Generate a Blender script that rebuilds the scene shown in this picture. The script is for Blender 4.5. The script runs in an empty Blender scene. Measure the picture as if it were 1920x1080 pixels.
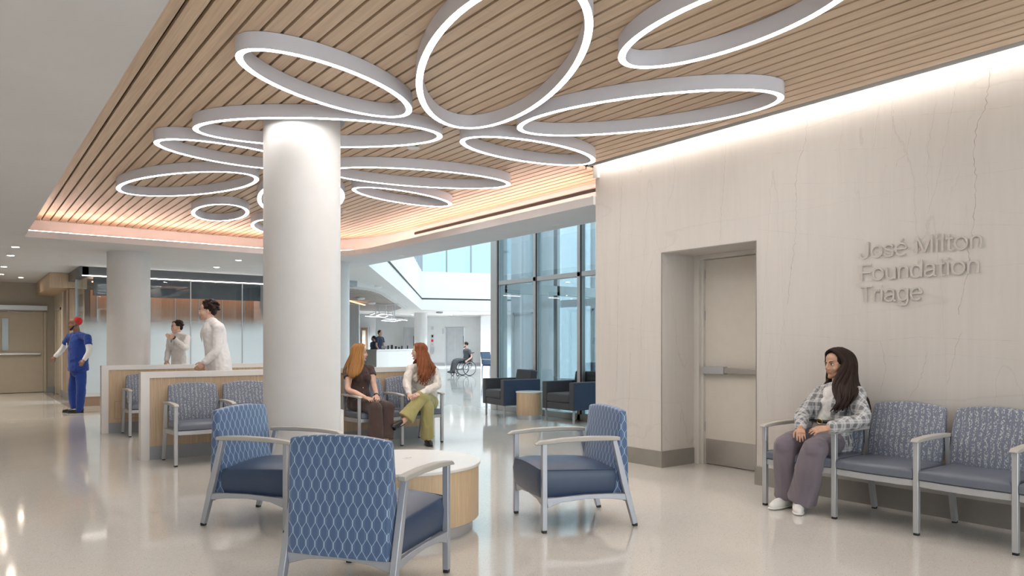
import bpy, bmesh, math, random
from math import sin, cos, pi, radians, sqrt, atan2
from mathutils import Vector, Matrix, noise
random.seed(7)
S = bpy.context.scene
COL = S.collection
F = 1388.0; CAMH = 1.3; HY = 644.0
CU, CV = 0.5984, 0.8012            # camera looks along (CU, CV)
# ---------------------------------------------------------------- camera, world, exposure
cd = bpy.data.cameras.new('camera'); cam = bpy.data.objects.new('camera', cd); COL.objects.link(cam)
cam.location = (0, 0, CAMH); cam.rotation_euler = (pi/2, 0, -atan2(CU, CV))
cd.sensor_width = 36; cd.lens = F/1920*36; cd.shift_y = (HY-540)/1920; cd.clip_end = 200
S.camera = cam
wd = bpy.data.worlds.new('sky'); S.world = wd; wd.use_nodes = True
bg = wd.node_tree.nodes['Background']; bg.inputs[0].default_value = (0.78, 0.93, 1.0, 1); bg.inputs[1].default_value = .62
S.view_settings.view_transform = 'Standard'; S.view_settings.look = 'None'
S.view_settings.gamma = 1; S.view_settings.use_curve_mapping = False
S.view_settings.exposure = 1.03
S.cycles.max_bounces = 10; S.cycles.diffuse_bounces = 5; S.cycles.transparent_max_bounces = 16
S.cycles.sample_clamp_indirect = 6.0; S.cycles.caustics_reflective = False; S.cycles.caustics_refractive = False
S.cycles.use_denoising = True

def area(name, loc, rot, sx, sy, power, col):
    l = bpy.data.lights.new(name, 'AREA'); l.shape = 'RECTANGLE'; l.size = sx; l.size_y = sy; l.energy = power; l.color = col
    o = bpy.data.objects.new(name, l); COL.objects.link(o); o.location = loc; o.rotation_euler = rot; return o
area('skylight', (16.5, 21, 12), (0, 0, 0), 16, 22, 2300, (.78, .90, 1))              # daylight through the open atrium roof
area('daylight_street', (14.6, 9.2, 3.0), (0, pi/2, 0), 5.5, 5.5, 350, (.86, .94, 1))  # daylight through the vestibule front
area('fill_light_back', (1.0, -4.6, 1.75), (pi/2, 0, 0), 8.6, 2.5, 180, (1, .97, .94))    # fill lamp added outside an added, unseen window behind the viewer
def C(X, Y, z=0): return Vector((CV*X+CU*Y, -CU*X+CV*Y, z))       # camera-ground coords -> world
def PZ(px, py, z=0.0):                                             # pixel on a level plane
    Y = F*(CAMH-z)/(py-HY); return C((px-960)/F*Y, Y, z)
def PY(px, py, Y): return C((px-960)/F*Y, Y, CAMH-(py-HY)/F*Y)     # pixel at a distance

# ---------------------------------------------------------------- materials
MATS = {}
class NT:
    def __init__(s, name):
        s.m = bpy.data.materials.new(name); s.m.use_nodes = True; s.t = s.m.node_tree
        s.p = s.t.nodes['Principled BSDF']; MATS[name] = s.m
    def n(s, typ, ins=None, **attr):
        nd = s.t.nodes.new('ShaderNode'+typ)
        for k, v in attr.items(): setattr(nd, k, v)
        for k, v in (ins or {}).items(): s.set(nd.inputs[k], v)
        return nd
    def set(s, sock, v):
        if isinstance(v, bpy.types.NodeSocket): s.t.links.new(v, sock)
        elif isinstance(v, bpy.types.Node): s.t.links.new(v.outputs[0], sock)
        else:
            if isinstance(v, tuple) and len(v) == 3 and sock.type == 'RGBA': v = v+(1,)
            sock.default_value = v
    def math(s, op, a, b=0.0, c=None):
        nd = s.n('Math', operation=op); s.set(nd.inputs[0], a); s.set(nd.inputs[1], b)
        if c is not None: s.set(nd.inputs[2], c)
        return nd.outputs[0]
    def coord(s, kind='Object', scale=(1,1,1), rot=(0,0,0), loc=(0,0,0)):
        tc = s.n('TexCoord'); mp = s.n('Mapping', {'Vector': tc.outputs[kind], 'Scale': scale, 'Rotation': rot, 'Location': loc})
        return mp.outputs[0]
    def noise(s, vec, scale=5., detail=4., rough=.5, dist=0.):
        nd = s.n('TexNoise', {'Vector': vec, 'Scale': scale, 'Detail': detail, 'Roughness': rough, 'Distortion': dist}); return nd.outputs[0]
    def ramp(s, fac, stops):
        nd = s.n('ValToRGB'); s.set(nd.inputs[0], fac); e = nd.color_ramp.elements
        while len(e) < len(stops): e.new(0.5)
        for el, (p, c) in zip(e, stops): el.position = p; el.color = (c if isinstance(c, tuple) else (c, c, c))+(1,)
        return nd.outputs[0]
    def mix(s, fac, a, b, mode='MIX'):
        nd = s.n('Mix', data_type='RGBA', blend_type=mode); s.set(nd.inputs[0], fac); s.set(nd.inputs[6], a); s.set(nd.inputs[7], b); return nd.outputs[2]
    def out(s, **k):
        for a, v in k.items(): s.set(s.p.inputs[a.replace('_', ' ')], v)
        return s
    def bump(s, h, strength=.2, dist=.01):
        b = s.n('Bump', {'Height': h, 'Strength': strength, 'Distance': dist}); s.set(s.p.inputs['Normal'], b.outputs[0])

def simple(name, col, rough=.5, metal=0., spec=.5, var=0.0, vs=8., **k):
    t = NT(name)
    if var:
        c = t.noise(t.coord('Object'), vs, 4)
        f = t.ramp(c, [(.3, 1-var), (.7, 1+var)])
        col = t.mix(1.0, col+(1,) if len(col) == 3 else col, f, 'MULTIPLY')
    t.out(Base_Color=col, Roughness=rough, Metallic=metal)
    t.p.inputs['Specular IOR Level'].default_value = spec
    for a, v in k.items(): t.set(t.p.inputs[a.replace('_', ' ')], v)
    return t.m
def emit(name, col, st):
    t = NT(name); t.out(Base_Color=(.8, .8, .8), Emission_Color=col, Emission_Strength=st); return t.m
def glass(name, tint, refl=.10, frost=None):
    t = NT(name); nt = t.t
    tr = t.n('BsdfTransparent', {'Color': tint}); gl = t.n('BsdfGlossy', {'Color': (1, 1, 1), 'Roughness': .01})
    lw = t.n('LayerWeight', {'Blend': .12}); f = t.math('MULTIPLY_ADD', lw.outputs[0], .6, refl*.5)
    mx = t.n('MixShader', {0: f, 1: tr.outputs[0], 2: gl.outputs[0]})
    last = mx
    if frost:                                                     # frosted film fading out with height
        z0, z1 = frost
        xyz = t.n('SeparateXYZ', {0: t.n('TexCoord').outputs['Object']})
        mr = t.n('MapRange', {0: xyz.outputs[2], 1: z0, 2: z1, 3: .88, 4: 0.0}, interpolation_type='SMOOTHSTEP')
        df = t.n('BsdfDiffuse', {'Color': (.82, .86, .87)}); tl = t.n('BsdfTranslucent', {'Color': (.80, .84, .85)})
        fr = t.n('MixShader', {0: .5, 1: df.outputs[0], 2: tl.outputs[0]})
        last = t.n('MixShader', {0: mr.outputs[0], 1: mx.outputs[0], 2: fr.outputs[0]})
    nt.links.new(last.outputs[0], nt.nodes['Material Output'].inputs[0])
    return t.m

def wood(name, a, b, axis='z', kind='Object', rough=.45, sc=1.0):
    t = NT(name)
    s = {'z': (45, 45, 1.6), 'y': (45, 1.2, 45), 'x': (1.2, 45, 45)}[axis]
    v = t.coord(kind, tuple(q*sc for q in s))
    g = t.noise(v, 1.0, 6, .6, .3); g2 = t.noise(t.coord(kind, tuple(q*sc*4 for q in s)), 1.0, 3)
    c = t.ramp(g, [(.25, a), (.75, b)])
    c = t.mix(.35, c, t.ramp(g2, [(.3, .55), (.7, 1.0)]), 'MULTIPLY')
    t.out(Base_Color=c, Roughness=rough); t.bump(g2, .08, .002); return t.m

M = {}
M['white'] = simple('white_paint', (.65, .64, .635), .55, var=.015)
M['soffit'] = simple('ceiling_paint', (.64, .645, .66), .8, var=.02, vs=2)
M['ringwhite'] = simple('lamp_housing_white', (.71, .72, .80), .45)
M['laminate'] = simple('white_laminate', (.72, .70, .68), .3)
M['beige'] = simple('beige_wall_paint', (.42, .38, .32), .7, var=.03, vs=3)
M['cream'] = simple('cream_wall_paint', (.62, .56, .47), .6)
M['doorpaint'] = simple('cream_door_paint', (.62, .58, .52), .45, var=.02)
M['doorbeige'] = simple('beige_door_paint', (.50, .44, .35), .45, var=.03)
M['frame'] = simple('door_frame_paint', (.60, .57, .53), .4)
M['steel'] = simple('brushed_steel', (.50, .47, .44), .33, .85, var=.06, vs=3)
M['coolsteel'] = simple('cool_brushed_steel', (.52, .54, .56), .3, .8, var=.05, vs=3)
M['daydown'] = emit('fill_downlight', (.9, .95, 1, 1), 30)  # lens glow of the added lobby and glass-room downlights
M['darksteel'] = simple('dark_steel_base', (.30, .28, .255), .42, .35, var=.05)
M['greybase'] = simple('grey_base', (.32, .33, .35), .4, .3)
M['alu'] = simple('satin_aluminium', (.50, .51, .53), .4, .55)
M['chairmetal'] = simple('silver_powder_coat', (.42, .44, .49), .42, .45)
M['arm'] = simple('greige_armrest_plastic', (.44, .42, .39), .42)
M['mullion'] = simple('warm_grey_mullion', (.50, .49, .48), .45)
M['black'] = simple('black_rubber', (.015, .015, .016), .5)
M['slot'] = simple('dark_slot', (.02, .017, .015), .7)
M['fascia'] = simple('grey_metal_fascia', (.14, .145, .155), .35, .6)
M['woodwall'] = wood('oak_veneer', (.50, .36, .23), (.66, .50, .345))
M['woodpanel'] = wood('walnut_veneer_panel', (.34, .225, .15), (.44, .30, .205))
M['woodslat'] = wood('oak_slat_ceiling', (.62, .45, .305), (.78, .60, .435), 'y', sc=.6)
M['woodtable'] = wood('maple_veneer', (.60, .43, .265), (.70, .53, .35))
M['glass'] = glass('clear_glass', (.90, .94, .96, 1), .12)
M['glassgrey'] = glass('grey_tinted_glass', (.74, .78, .80, 1), .16)
M['glassblue'] = glass('blue_tinted_glass', (.82, .95, .98, 1), .06)
M['frost'] = glass('frosted_band_glass', (.86, .90, .91, 1), .08, (1.45, 1.95))
M['led'] = emit('ring_led', (1, .95, .90, 1), 11.5)
M['ledcove'] = emit('cove_led', (1, .70, .61, 1), 14)
M['ledwash'] = emit('wall_wash_led', (1, .92, .84, 1), 12)
M['leddown'] = emit('downlight_led', (1, .88, .74, 1), 40)
M['ledwhite'] = emit('white_led', (1, .92, .84, 1), 6)
M['screen'] = simple('black_plastic', (.03, .03, .035), .3)

def marble():
    t = NT('veined_marble'); co = t.n('TexCoord').outputs['Object']
    w = t.n('TexNoise', {'Vector': co, 'Scale': 2.2, 'Detail': 6., 'Roughness': .62}).outputs[1]
    def vein(scale, thr, seed, wob):
        mp = t.n('Mapping', {'Vector': co, 'Scale': scale, 'Location': (seed, seed*1.7, seed*.6)}).outputs[0]
        v = t.n('VectorMath', {0: mp}, operation='ADD'); wv = t.n('VectorMath', {0: w}, operation='SCALE'); wv.inputs[3].default_value = wob
        t.set(v.inputs[1], wv.outputs[0])
        n = t.noise(v.outputs[0], 1.0, 1.5, .4)
        d = t.math('ABSOLUTE', t.math('SUBTRACT', n, .5))
        return t.ramp(d, [(0.0, .8), (thr, 0.0)])
    a = vein((2.4, 2.4, .22), .003, 3.1, .22); b = vein((6., 6., .55), .004, 9.4, .30); c = vein((.22, .22, 1.7), .003, 5.2, .12)
    gate = t.ramp(t.noise(co, .9, 2), [(.42, 0.), (.62, 1.)])
    base = t.ramp(t.noise(t.n('Mapping', {'Vector': co, 'Scale': (22, 22, 1.6)}).outputs[0], 1, 5), [(.2, (.555, .52, .488)), (.8, (.595, .56, .527))])
    m1 = t.mix(t.math('MULTIPLY', a, .30), base, (.33, .28, .25, 1)); m2 = t.mix(t.math('MULTIPLY', t.math('MULTIPLY', b, gate), .22), m1, (.34, .30, .27, 1))
    m3 = t.mix(t.math('MULTIPLY', c, .22), m2, (.36, .32, .28, 1))
    t.out(Base_Color=m3, Roughness=.42); return t.m
M['marble'] = marble(); M['vein'] = simple('marble_vein', (.36, .325, .30), .6, var=.25, vs=14); M['veinfaint'] = simple('marble_vein_faint', (.50, .465, .435), .6, var=.2, vs=14)

def terrazzo():
    t = NT('polished_terrazzo'); co = t.coord('Object')
    vo = t.n('TexVoronoi', {'Vector': co, 'Scale': 90.}); vo2 = t.n('TexVoronoi', {'Vector': co, 'Scale': 120.})
    base = t.ramp(t.noise(co, .6, 3), [(.3, (.56, .535, .50)), (.7, (.62, .595, .555))])
    def chips(v, thr, pick, col, cur, amt=1.0):
        m = t.ramp(v.outputs['Distance'], [(thr*.8, 1.), (thr, 0.)])
        sx = t.n('SeparateColor', {0: v.outputs['Color']}); p = t.ramp(sx.outputs[0], [(pick-.02, 0.), (pick, 1.)])
        return t.mix(t.math('MULTIPLY', t.math('MULTIPLY', m, p), amt), cur, col)
    c = chips(vo, .42, .62, (.70, .67, .62, 1), base, .55); c = chips(vo2, .30, .90, (.20, .17, .14, 1), c, .8)
    vo3 = t.n('TexVoronoi', {'Vector': t.coord('Object', loc=(3, 5, 0)), 'Scale': 170.}); c = chips(vo3, .32, .86, (.33, .28, .23, 1), c, .8)
    r = t.ramp(t.noise(co, 1.3, 3), [(.3, .055), (.7, .095)])
    t.out(Base_Color=c, Roughness=r); t.p.inputs['Specular IOR Level'].default_value = .75
    return t.m
M['floor'] = terrazzo()

def ogee():                                                       # chained oval lattice woven in pale thread
    t = NT('blue_ogee_fabric'); uv = t.n('SeparateXYZ', {0: t.n('TexCoord').outputs['UV']})
    p, q = .0265, .118
    x, y = t.math('DIVIDE', uv.outputs[0], p), t.math('MULTIPLY', uv.outputs[1], 2*pi/q)
    cs = t.n('Clamp', {0: t.math('MULTIPLY', t.math('COSINE', y), .64), 1: -.5, 2: .5}).outputs[0]
    def fam(amp, ph, sgn, w):
        a = t.math('MULTIPLY_ADD', cs, amp*sgn, x); a = t.math('MULTIPLY_ADD', a, .5, ph)
        d = t.math('ABSOLUTE', t.math('SUBTRACT', t.math('FRACT', a), .5))
        return t.math('LESS_THAN', d, w)
    l = t.math('MAXIMUM', fam(.88, .5, 1, .03), fam(.88, 0., -1, .03))
    l2 = t.math('MAXIMUM', fam(.45, .5, 1, .016), fam(.45, 0., -1, .016)); l2 = t.math('MAXIMUM', l2, fam(0., .5, 1, .014))
    # fine lines only inside the ovals of alternate rows
    n = t.noise(t.coord('UV', (900, 900, 1)), 1., 1.)
    base = t.ramp(n, [(.3, (.055, .105, .225)), (.7, (.08, .14, .275))])
    c = t.mix(t.math('MULTIPLY', l2, .38), base, (.30, .44, .62, 1)); c = t.mix(t.math('MULTIPLY', l, .85), c, (.42, .56, .70, 1))
    t.out(Base_Color=c, Roughness=.5); t.p.inputs['Sheen Weight'].default_value = .25; t.bump(l, .12, .002); return t.m
M['ogee'] = ogee()
M['vinyl'] = simple('navy_vinyl', (.032, .058, .118), .38, spec=.55)
M['vinylgrey'] = simple('slate_grey_vinyl', (.125, .14, .18), .42)
def vines():
    t = NT('vine_print_fabric'); uv = t.coord('UV')
    s = t.n('SeparateXYZ', {0: uv}); wob = t.noise(t.coord('UV', (3, 9, 1)), 1., 2.)
    x = t.math('MULTIPLY_ADD', wob, .045, s.outputs[0]); band = t.math('ABSOLUTE', t.math('SUBTRACT', t.math('FRACT', t.math('DIVIDE', x, .040)), .5))
    bm = t.ramp(band, [(.20, 1.), (.38, 0.)])
    vo = t.n('TexVoronoi', {'Vector': t.coord('UV', (140, 80, 1), (0, 0, .5)), 'Scale': 1.}); leaf = t.ramp(vo.outputs['Distance'], [(.36, 1.), (.50, 0.)])
    vo2 = t.n('TexVoronoi', {'Vector': t.coord('UV', (130, 130, 1), (0, 0, -.6), (5, 2, 0)), 'Scale': 1.}); leaf2 = t.ramp(vo2.outputs['Distance'], [(.22, 1.), (.32, 0.)])
    sx = t.n('SeparateColor', {0: vo2.outputs['Color']}); pk = t.ramp(sx.outputs[1], [(.72, 0.), (.75, 1.)])
    base = t.ramp(t.noise(t.coord('UV', (500, 500, 1)), 1., 1.), [(.3, (.15, .165, .225)), (.7, (.18, .195, .26))])
    c = t.mix(t.math('MULTIPLY', t.math('MULTIPLY', leaf, bm), .85), base, (.50, .55, .54, 1))
    c = t.mix(t.math('MULTIPLY', t.math('MULTIPLY', leaf2, pk), .7), c, (.47, .45, .42, 1))
    t.out(Base_Color=c, Roughness=.75); return t.m
M['vines'] = vines()
def cloth(name, col, rough=.85, var=.12, sc=400):
    t = NT(name); n = t.noise(t.coord('UV', (sc, sc, 1)), 1., 2.); c = t.mix(1., col+(1,), t.ramp(n, [(.3, 1-var), (.7, 1+var)]), 'MULTIPLY')
    t.out(Base_Color=c, Roughness=rough); t.p.inputs['Sheen Weight'].default_value = .15; t.bump(n, .1, .001); return t.m
M['charcoal'] = cloth('charcoal_upholstery', (.055, .058, .068)); M['navy_and_bluelit'] = cloth('navy_and_blue_lit_cloth', (.028, .05, .10))  # navy cloth, also carries the bluish light on the club chair sides
def plaid():
    t = NT('grey_plaid_wool'); uv = t.n('SeparateXYZ', {0: t.n('TexCoord').outputs['UV']}); P = .062
    def st(ax):
        f = t.math('FRACT', t.math('DIVIDE', uv.outputs[ax], P)); big = t.math('LESS_THAN', f, .42)
        l = 0
        for c0 in (.52, .62, .80, .90):
            e = t.math('LESS_THAN', t.math('ABSOLUTE', t.math('SUBTRACT', f, c0)), .022); l = e if isinstance(l, int) else t.math('MAXIMUM', l, e)
        return big, l
    bx_, lx = st(0); by_, ly = st(1)
    dark = t.math('MULTIPLY_ADD', t.math('ADD', bx_, by_), .34, 0.1)
    c = t.mix(dark, (.36, .36, .37, 1), (.115, .115, .125, 1)); c = t.mix(t.math('MULTIPLY', t.math('MAXIMUM', lx, ly), .75), c, (.66, .66, .67, 1))
    t.out(Base_Color=c, Roughness=.9); return t.m
M['plaid'] = plaid()
M['white_cloth'] = cloth('white_cotton', (.72, .71, .70)); M['coat'] = cloth('white_coat_cotton', (.72, .70, .70)); M['cream_cloth'] = cloth('cream_linen', (.68, .63, .59))
M['mauve'] = cloth('mauve_grey_twill', (.165, .138, .165)); M['brown'] = cloth('dark_brown_knit', (.055, .030, .027)); M['olive'] = cloth('olive_twill', (.33, .29, .115))
M['scrub'] = cloth('royal_blue_scrubs', (.006, .036, .235)); M['navycloth'] = cloth('navy_polo', (.03, .045, .085)); M['greyshirt'] = cloth('grey_shirt', (.075, .08, .09)); M['greypants'] = cloth('grey_trousers', (.07, .072, .078))
M['red'] = cloth('red_cap', (.60, .03, .03)); M['blackleather'] = simple('black_leather', (.015, .014, .014), .3); M['sneaker'] = simple('white_sneaker_leather', (.72, .70, .68), .5)
M['tan'] = simple('tan_shoe', (.30, .22, .15), .6); M['gold'] = simple('gold_metal', (.75, .55, .25), .25, 1.)
def skin(name, c):
    t = NT(name); n = t.noise(t.coord('Object'), 18, 3); t.out(Base_Color=t.mix(1., c+(1,), t.ramp(n, [(.3, .93), (.7, 1.06)]), 'MULTIPLY'), Roughness=.5)
    t.p.inputs['Subsurface Weight'].default_value = .12; t.p.inputs['Subsurface Radius'].default_value = (.02, .008, .005); t.p.inputs['Subsurface Scale'].default_value = .5; return t.m
M['skin1'] = skin('skin_olive', (.50, .29, .195)); M['skin2'] = skin('skin_fair', (.60, .375, .285)); M['skin3'] = skin('skin_brown', (.27, .145, .095))
def hairm(name, a, b):
    t = NT(name); n = t.noise(t.coord('UV', (220, 5, 1)), 1., 3.); t.out(Base_Color=t.ramp(n, [(.3, a), (.7, b)]), Roughness=.5); t.p.inputs['Specular IOR Level'].default_value = .22; t.bump(n, .6, .004); return t.m
M['hair_dark'] = hairm('dark_brown_hair', (.008, .004, .003), (.032, .014, .009)); M['hair_ginger'] = hairm('strawberry_blonde_hair', (.20, .085, .022), (.46, .23, .075))
M['hair_auburn'] = hairm('auburn_hair', (.115, .032, .012), (.30, .095, .035)); M['hair_black'] = hairm('black_hair', (.008, .007, .007), (.03, .022, .02))
M['eyewhite'] = simple('eye_white', (.75, .72, .70), .2); M['iris'] = simple('iris_dark', (.03, .018, .012), .15); M['lip'] = simple('lip_rose', (.42, .13, .12), .4)
M['brow'] = simple('brow_dark', (.03, .018, .014), .8)

# ---------------------------------------------------------------- mesh builder
class MB:
    def __init__(s): s.v = []; s.f = []; s.m = []; s.uvs = {}
    def add(s, vs, fs, mi=0):
        o = len(s.v); s.v += [Vector(q) for q in vs]; s.f += [tuple(i+o for i in f) for f in fs]; s.m += [mi]*len(fs); return s
    def box(s, x0, x1, y0, y1, z0, z1, mi=0):
        return s.add([(x0, y0, z0), (x1, y0, z0), (x1, y1, z0), (x0, y1, z0), (x0, y0, z1), (x1, y0, z1), (x1, y1, z1), (x0, y1, z1)],
                     [(0, 3, 2, 1), (4, 5, 6, 7), (0, 1, 5, 4), (1, 2, 6, 5), (2, 3, 7, 6), (3, 0, 4, 7)], mi)
    def prism(s, poly, z0, z1, mi=0):
        a = sum(poly[i][0]*poly[(i+1) % len(poly)][1]-poly[(i+1) % len(poly)][0]*poly[i][1] for i in range(len(poly)))
        if a < 0: poly = poly[::-1]
        n = len(poly)
        return s.add([(p[0], p[1], z0) for p in poly]+[(p[0], p[1], z1) for p in poly],
                     [tuple(range(n))[::-1], tuple(range(n, 2*n))]+[(i, (i+1) % n, n+(i+1) % n, n+i) for i in range(n)], mi)
    def beam(s, a, b, w, h, mi=0, up=(0, 0, 1)):                  # bar from a to b, section w (side) x h (up)
        a, b = Vector(a), Vector(b); d = (b-a).normalized(); up = Vector(up)
        if abs(d.dot(up)) > .98: up = Vector((0, 1, 0))
        r = d.cross(up).normalized(); u = r.cross(d)
        vs = [p+r*i*w/2+u*j*h/2 for p in (a, b) for i, j in ((-1, -1), (1, -1), (1, 1), (-1, 1))]
        return s.add(vs, [(0, 1, 2, 3), (7, 6, 5, 4), (0, 4, 5, 1), (1, 5, 6, 2), (2, 6, 7, 3), (3, 7, 4, 0)], mi)
    def bar(s, pts, w, h, mi=0, side=(1, 0, 0)):                  # swept rectangle along a path lying in the plane normal to side
        side = Vector(side).normalized(); pts = [Vector(p) for p in pts]; n = len(pts); vs = []
        ws = w if isinstance(w, (list, tuple)) else [w]*n; hs = h if isinstance(h, (list, tuple)) else [h]*n
        for i, p in enumerate(pts):
            d = (pts[min(i+1, n-1)]-pts[max(i-1, 0)]).normalized(); u = side.cross(d).normalized()
            vs += [p+side*x*ws[i]/2+u*y*hs[i]/2 for x, y in ((-1, -1), (1, -1), (1, 1), (-1, 1))]
        fs = [(0, 1, 2, 3), (4*n-1, 4*n-2, 4*n-3, 4*n-4)]
        for i in range(n-1):
            for k in range(4): fs.append((4*i+k, 4*i+4+k, 4*i+4+(k+1) % 4, 4*i+(k+1) % 4))
        return s.add(vs, fs, mi)
    def tube(s, pts, rad, n=10, flat=None, mi=0, smooth=0, uvlen=False):
        pts = [Vector(p) for p in pts]; rad = list(rad) if isinstance(rad, (list, tuple)) else [rad]*len(pts)
        if smooth:
            P, R_ = [], []
            for i in range(len(pts)-1):
                p0, p1, p2, p3 = pts[max(i-1, 0)], pts[i], pts[i+1], pts[min(i+2, len(pts)-1)]
                for k in range(smooth):
                    t = k/smooth
                    P.append(.5*((2*p1)+(p2-p0)*t+(2*p0-5*p1+4*p2-p3)*t*t+(3*p1-p0-3*p2+p3)*t**3)); e = t*t*(3-2*t); R_.append(rad[i]*(1-e)+rad[i+1]*e)
            P.append(pts[-1]); R_.append(rad[-1]); pts, rad = P, R_
        m = len(pts); ref = None; vs = []
        for i, p in enumerate(pts):
            d = (pts[min(i+1, m-1)]-pts[max(i-1, 0)]).normalized()
            if flat: ref = Vector(flat[0]); a = (ref-d*ref.dot(d)).normalized()
            else:
                if ref is None: ref = Vector((0, 0, 1)) if abs(d.z) < .9 else Vector((1, 0, 0))
                a = (ref-d*ref.dot(d)).normalized(); ref = a
            b = d.cross(a); fl = flat[1] if flat else 1.
            vs += [p+a*cos(2*pi*k/n)*rad[i]*fl+b*sin(2*pi*k/n)*rad[i] for k in range(n)]
        fs = [tuple(range(n))[::-1], tuple(range((m-1)*n, m*n))]
        o = len(s.f)
        for i in range(m-1):
            for k in range(n): fs.append((i*n+k, i*n+(k+1) % n, i*n+n+(k+1) % n, i*n+n+k))
        s.add(vs, fs, mi)
        if uvlen:
            L = 0
            for i in range(m-1):
                L2 = L+(pts[i+1]-pts[i]).length
                for k in range(n): s.uvs[o+2+i*n+k] = [(k/n*.1, L), ((k+1)/n*.1, L), ((k+1)/n*.1, L2), (k/n*.1, L2)]
                L = L2
        return s
    def limb(s, pts, rad, n=12, flat=None, smooth=4):             # tube with rounded ends
        s.tube(pts, rad, n, flat, 0, smooth)
        for p, r in ((pts[0], rad[0]), (pts[-1], rad[-1])): s.ell(p, (r, r, r) if not flat else (r*min(1, flat[1]),)*3)
        return s
    def ell(s, c, r, rot=None, n=14, mi=0):
        c = Vector(c); vs = [c+((rot @ Vector((0, 0, -r[2]))) if rot else Vector((0, 0, -r[2])))]; rows = n//2
        for i in range(1, rows):
            a = -pi/2+pi*i/rows
            for k in range(n):
                q = Vector((r[0]*cos(a)*cos(2*pi*k/n), r[1]*cos(a)*sin(2*pi*k/n), r[2]*sin(a))); vs.append(c+(rot @ q if rot else q))
        vs.append(c+((rot @ Vector((0, 0, r[2]))) if rot else Vector((0, 0, r[2])))); fs = []
        for k in range(n): fs.append((0, 1+(k+1) % n, 1+k)); fs.append((len(vs)-1, len(vs)-1-n+k, len(vs)-1-n+(k+1) % n))
        for i in range(rows-2):
            for k in range(n): fs.append((1+i*n+k, 1+i*n+(k+1) % n, 1+(i+1)*n+(k+1) % n, 1+(i+1)*n+k))
        return s.add(vs, fs, mi)
    def lathe(s, prof, n=48, c=(0, 0), mi=0):                     # closed profile [(r, z)...] spun about z
        m = len(prof); vs = [(c[0]+r*cos(2*pi*k/n), c[1]+r*sin(2*pi*k/n), z) for r, z in prof for k in range(n)]
        fs = [(i*n+k, i*n+(k+1) % n, i*n+n+(k+1) % n, i*n+n+k) for i in range(m-1) for k in range(n)]
        fs += [tuple(range(n))[::-1], tuple(range((m-1)*n, m*n))]
        return s.add(vs, fs, mi)
    def build(s, name, mats, parent=None, smooth=False, bevel=0., seg=2, kind=None, label=None, sub=0):
        me = bpy.data.meshes.new(name)
        inv = (Matrix.LocRotScale(parent.location, parent.rotation_euler, None).inverted() if (parent is not None and getattr(s, 'world', False)) else None)
        me.from_pydata([tuple(inv @ q if inv else q) for q in s.v], [], s.f)
        for m_ in (mats if isinstance(mats, (list, tuple)) else [mats]): me.materials.append(m_)
        me.polygons.foreach_set('material_index', s.m)
        if smooth: me.polygons.foreach_set('use_smooth', [True]*len(me.polygons))
        boxuv(me, s.uvs)
        me.validate(); me.update()
        o = bpy.data.objects.new(name, me); COL.objects.link(o)
        if parent is not None: o.parent = parent
        if sub:
            md = o.modifiers.new('s', 'SUBSURF'); md.levels = md.render_levels = sub
        if bevel:
            md = o.modifiers.new('b', 'BEVEL'); md.width = bevel; md.segments = seg; md.limit_method = 'ANGLE'; md.angle_limit = radians(40); md.harden_normals = False
            if not smooth:
                me.polygons.foreach_set('use_smooth', [True]*len(me.polygons)); me.set_sharp_from_angle(angle=radians(35))
        elif smooth == 'auto': me.set_sharp_from_angle(angle=radians(40))
        if kind: o['kind'] = kind
        if label: o['label'] = label
        return o
def boxuv(me, pre=None):
    uv = me.uv_layers.new(name='uv') if not me.uv_layers else me.uv_layers[0]; pre = pre or {}
    co = [0.]*(3*len(me.vertices)); me.vertices.foreach_get('co', co); out = [0.]*(2*len(me.loops))
    for p in me.polygons:
        q = pre.get(p.index); nx, ny, nz = (abs(t) for t in p.normal)
        for j, li in enumerate(p.loop_indices):
            if q: u, v = q[j]
            else:
                vi = me.loops[li].vertex_index*3; x, y, z = co[vi:vi+3]
                u, v = (y, z) if (nx >= ny and nx >= nz) else ((x, z) if ny >= nz else (x, y))
            out[2*li] = u; out[2*li+1] = v
    uv.data.foreach_set('uv', out)
def thing(name, label, cat, loc=(0, 0, 0), rz=0., group=None):
    o = bpy.data.objects.new(name, None); COL.objects.link(o); o.empty_display_size = .1
    o.location = loc; o.rotation_euler = (0, 0, rz); tag(o, label, cat, group); return o
def tag(o, label, cat, group=None):
    o['label'] = label; o['category'] = cat
    if group: o['group'] = group
    return o
def dup(root, loc, rz, label=None, group=None):
    kids = {}
    for o in COL.objects:
        if o.parent: kids.setdefault(o.parent.name, []).append(o)
    r = root.copy(); COL.objects.link(r); r.location = loc; r.rotation_euler = (0, 0, rz)
    if label: r['label'] = label
    if group: r['group'] = group
    def rec(src, dst):
        for ch in kids.get(src.name, []):
            c = ch.copy(); COL.objects.link(c); c.parent = dst; rec(ch, c)
    rec(root, r); return r
def struct(o): o['kind'] = 'structure'; return o
# ---------------------------------------------------------------- the room
ZS, ZC = 2.90, 3.30
UL, UR, VF = .785, 5.85, 13.25          # recess edge: left, right, far
UW = 5.888                              # face of the marble wall
b = MB(); b.box(-4.2, 46, -4.2, 60, -.12, 0); struct(b.build('floor', M['floor']))
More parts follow.
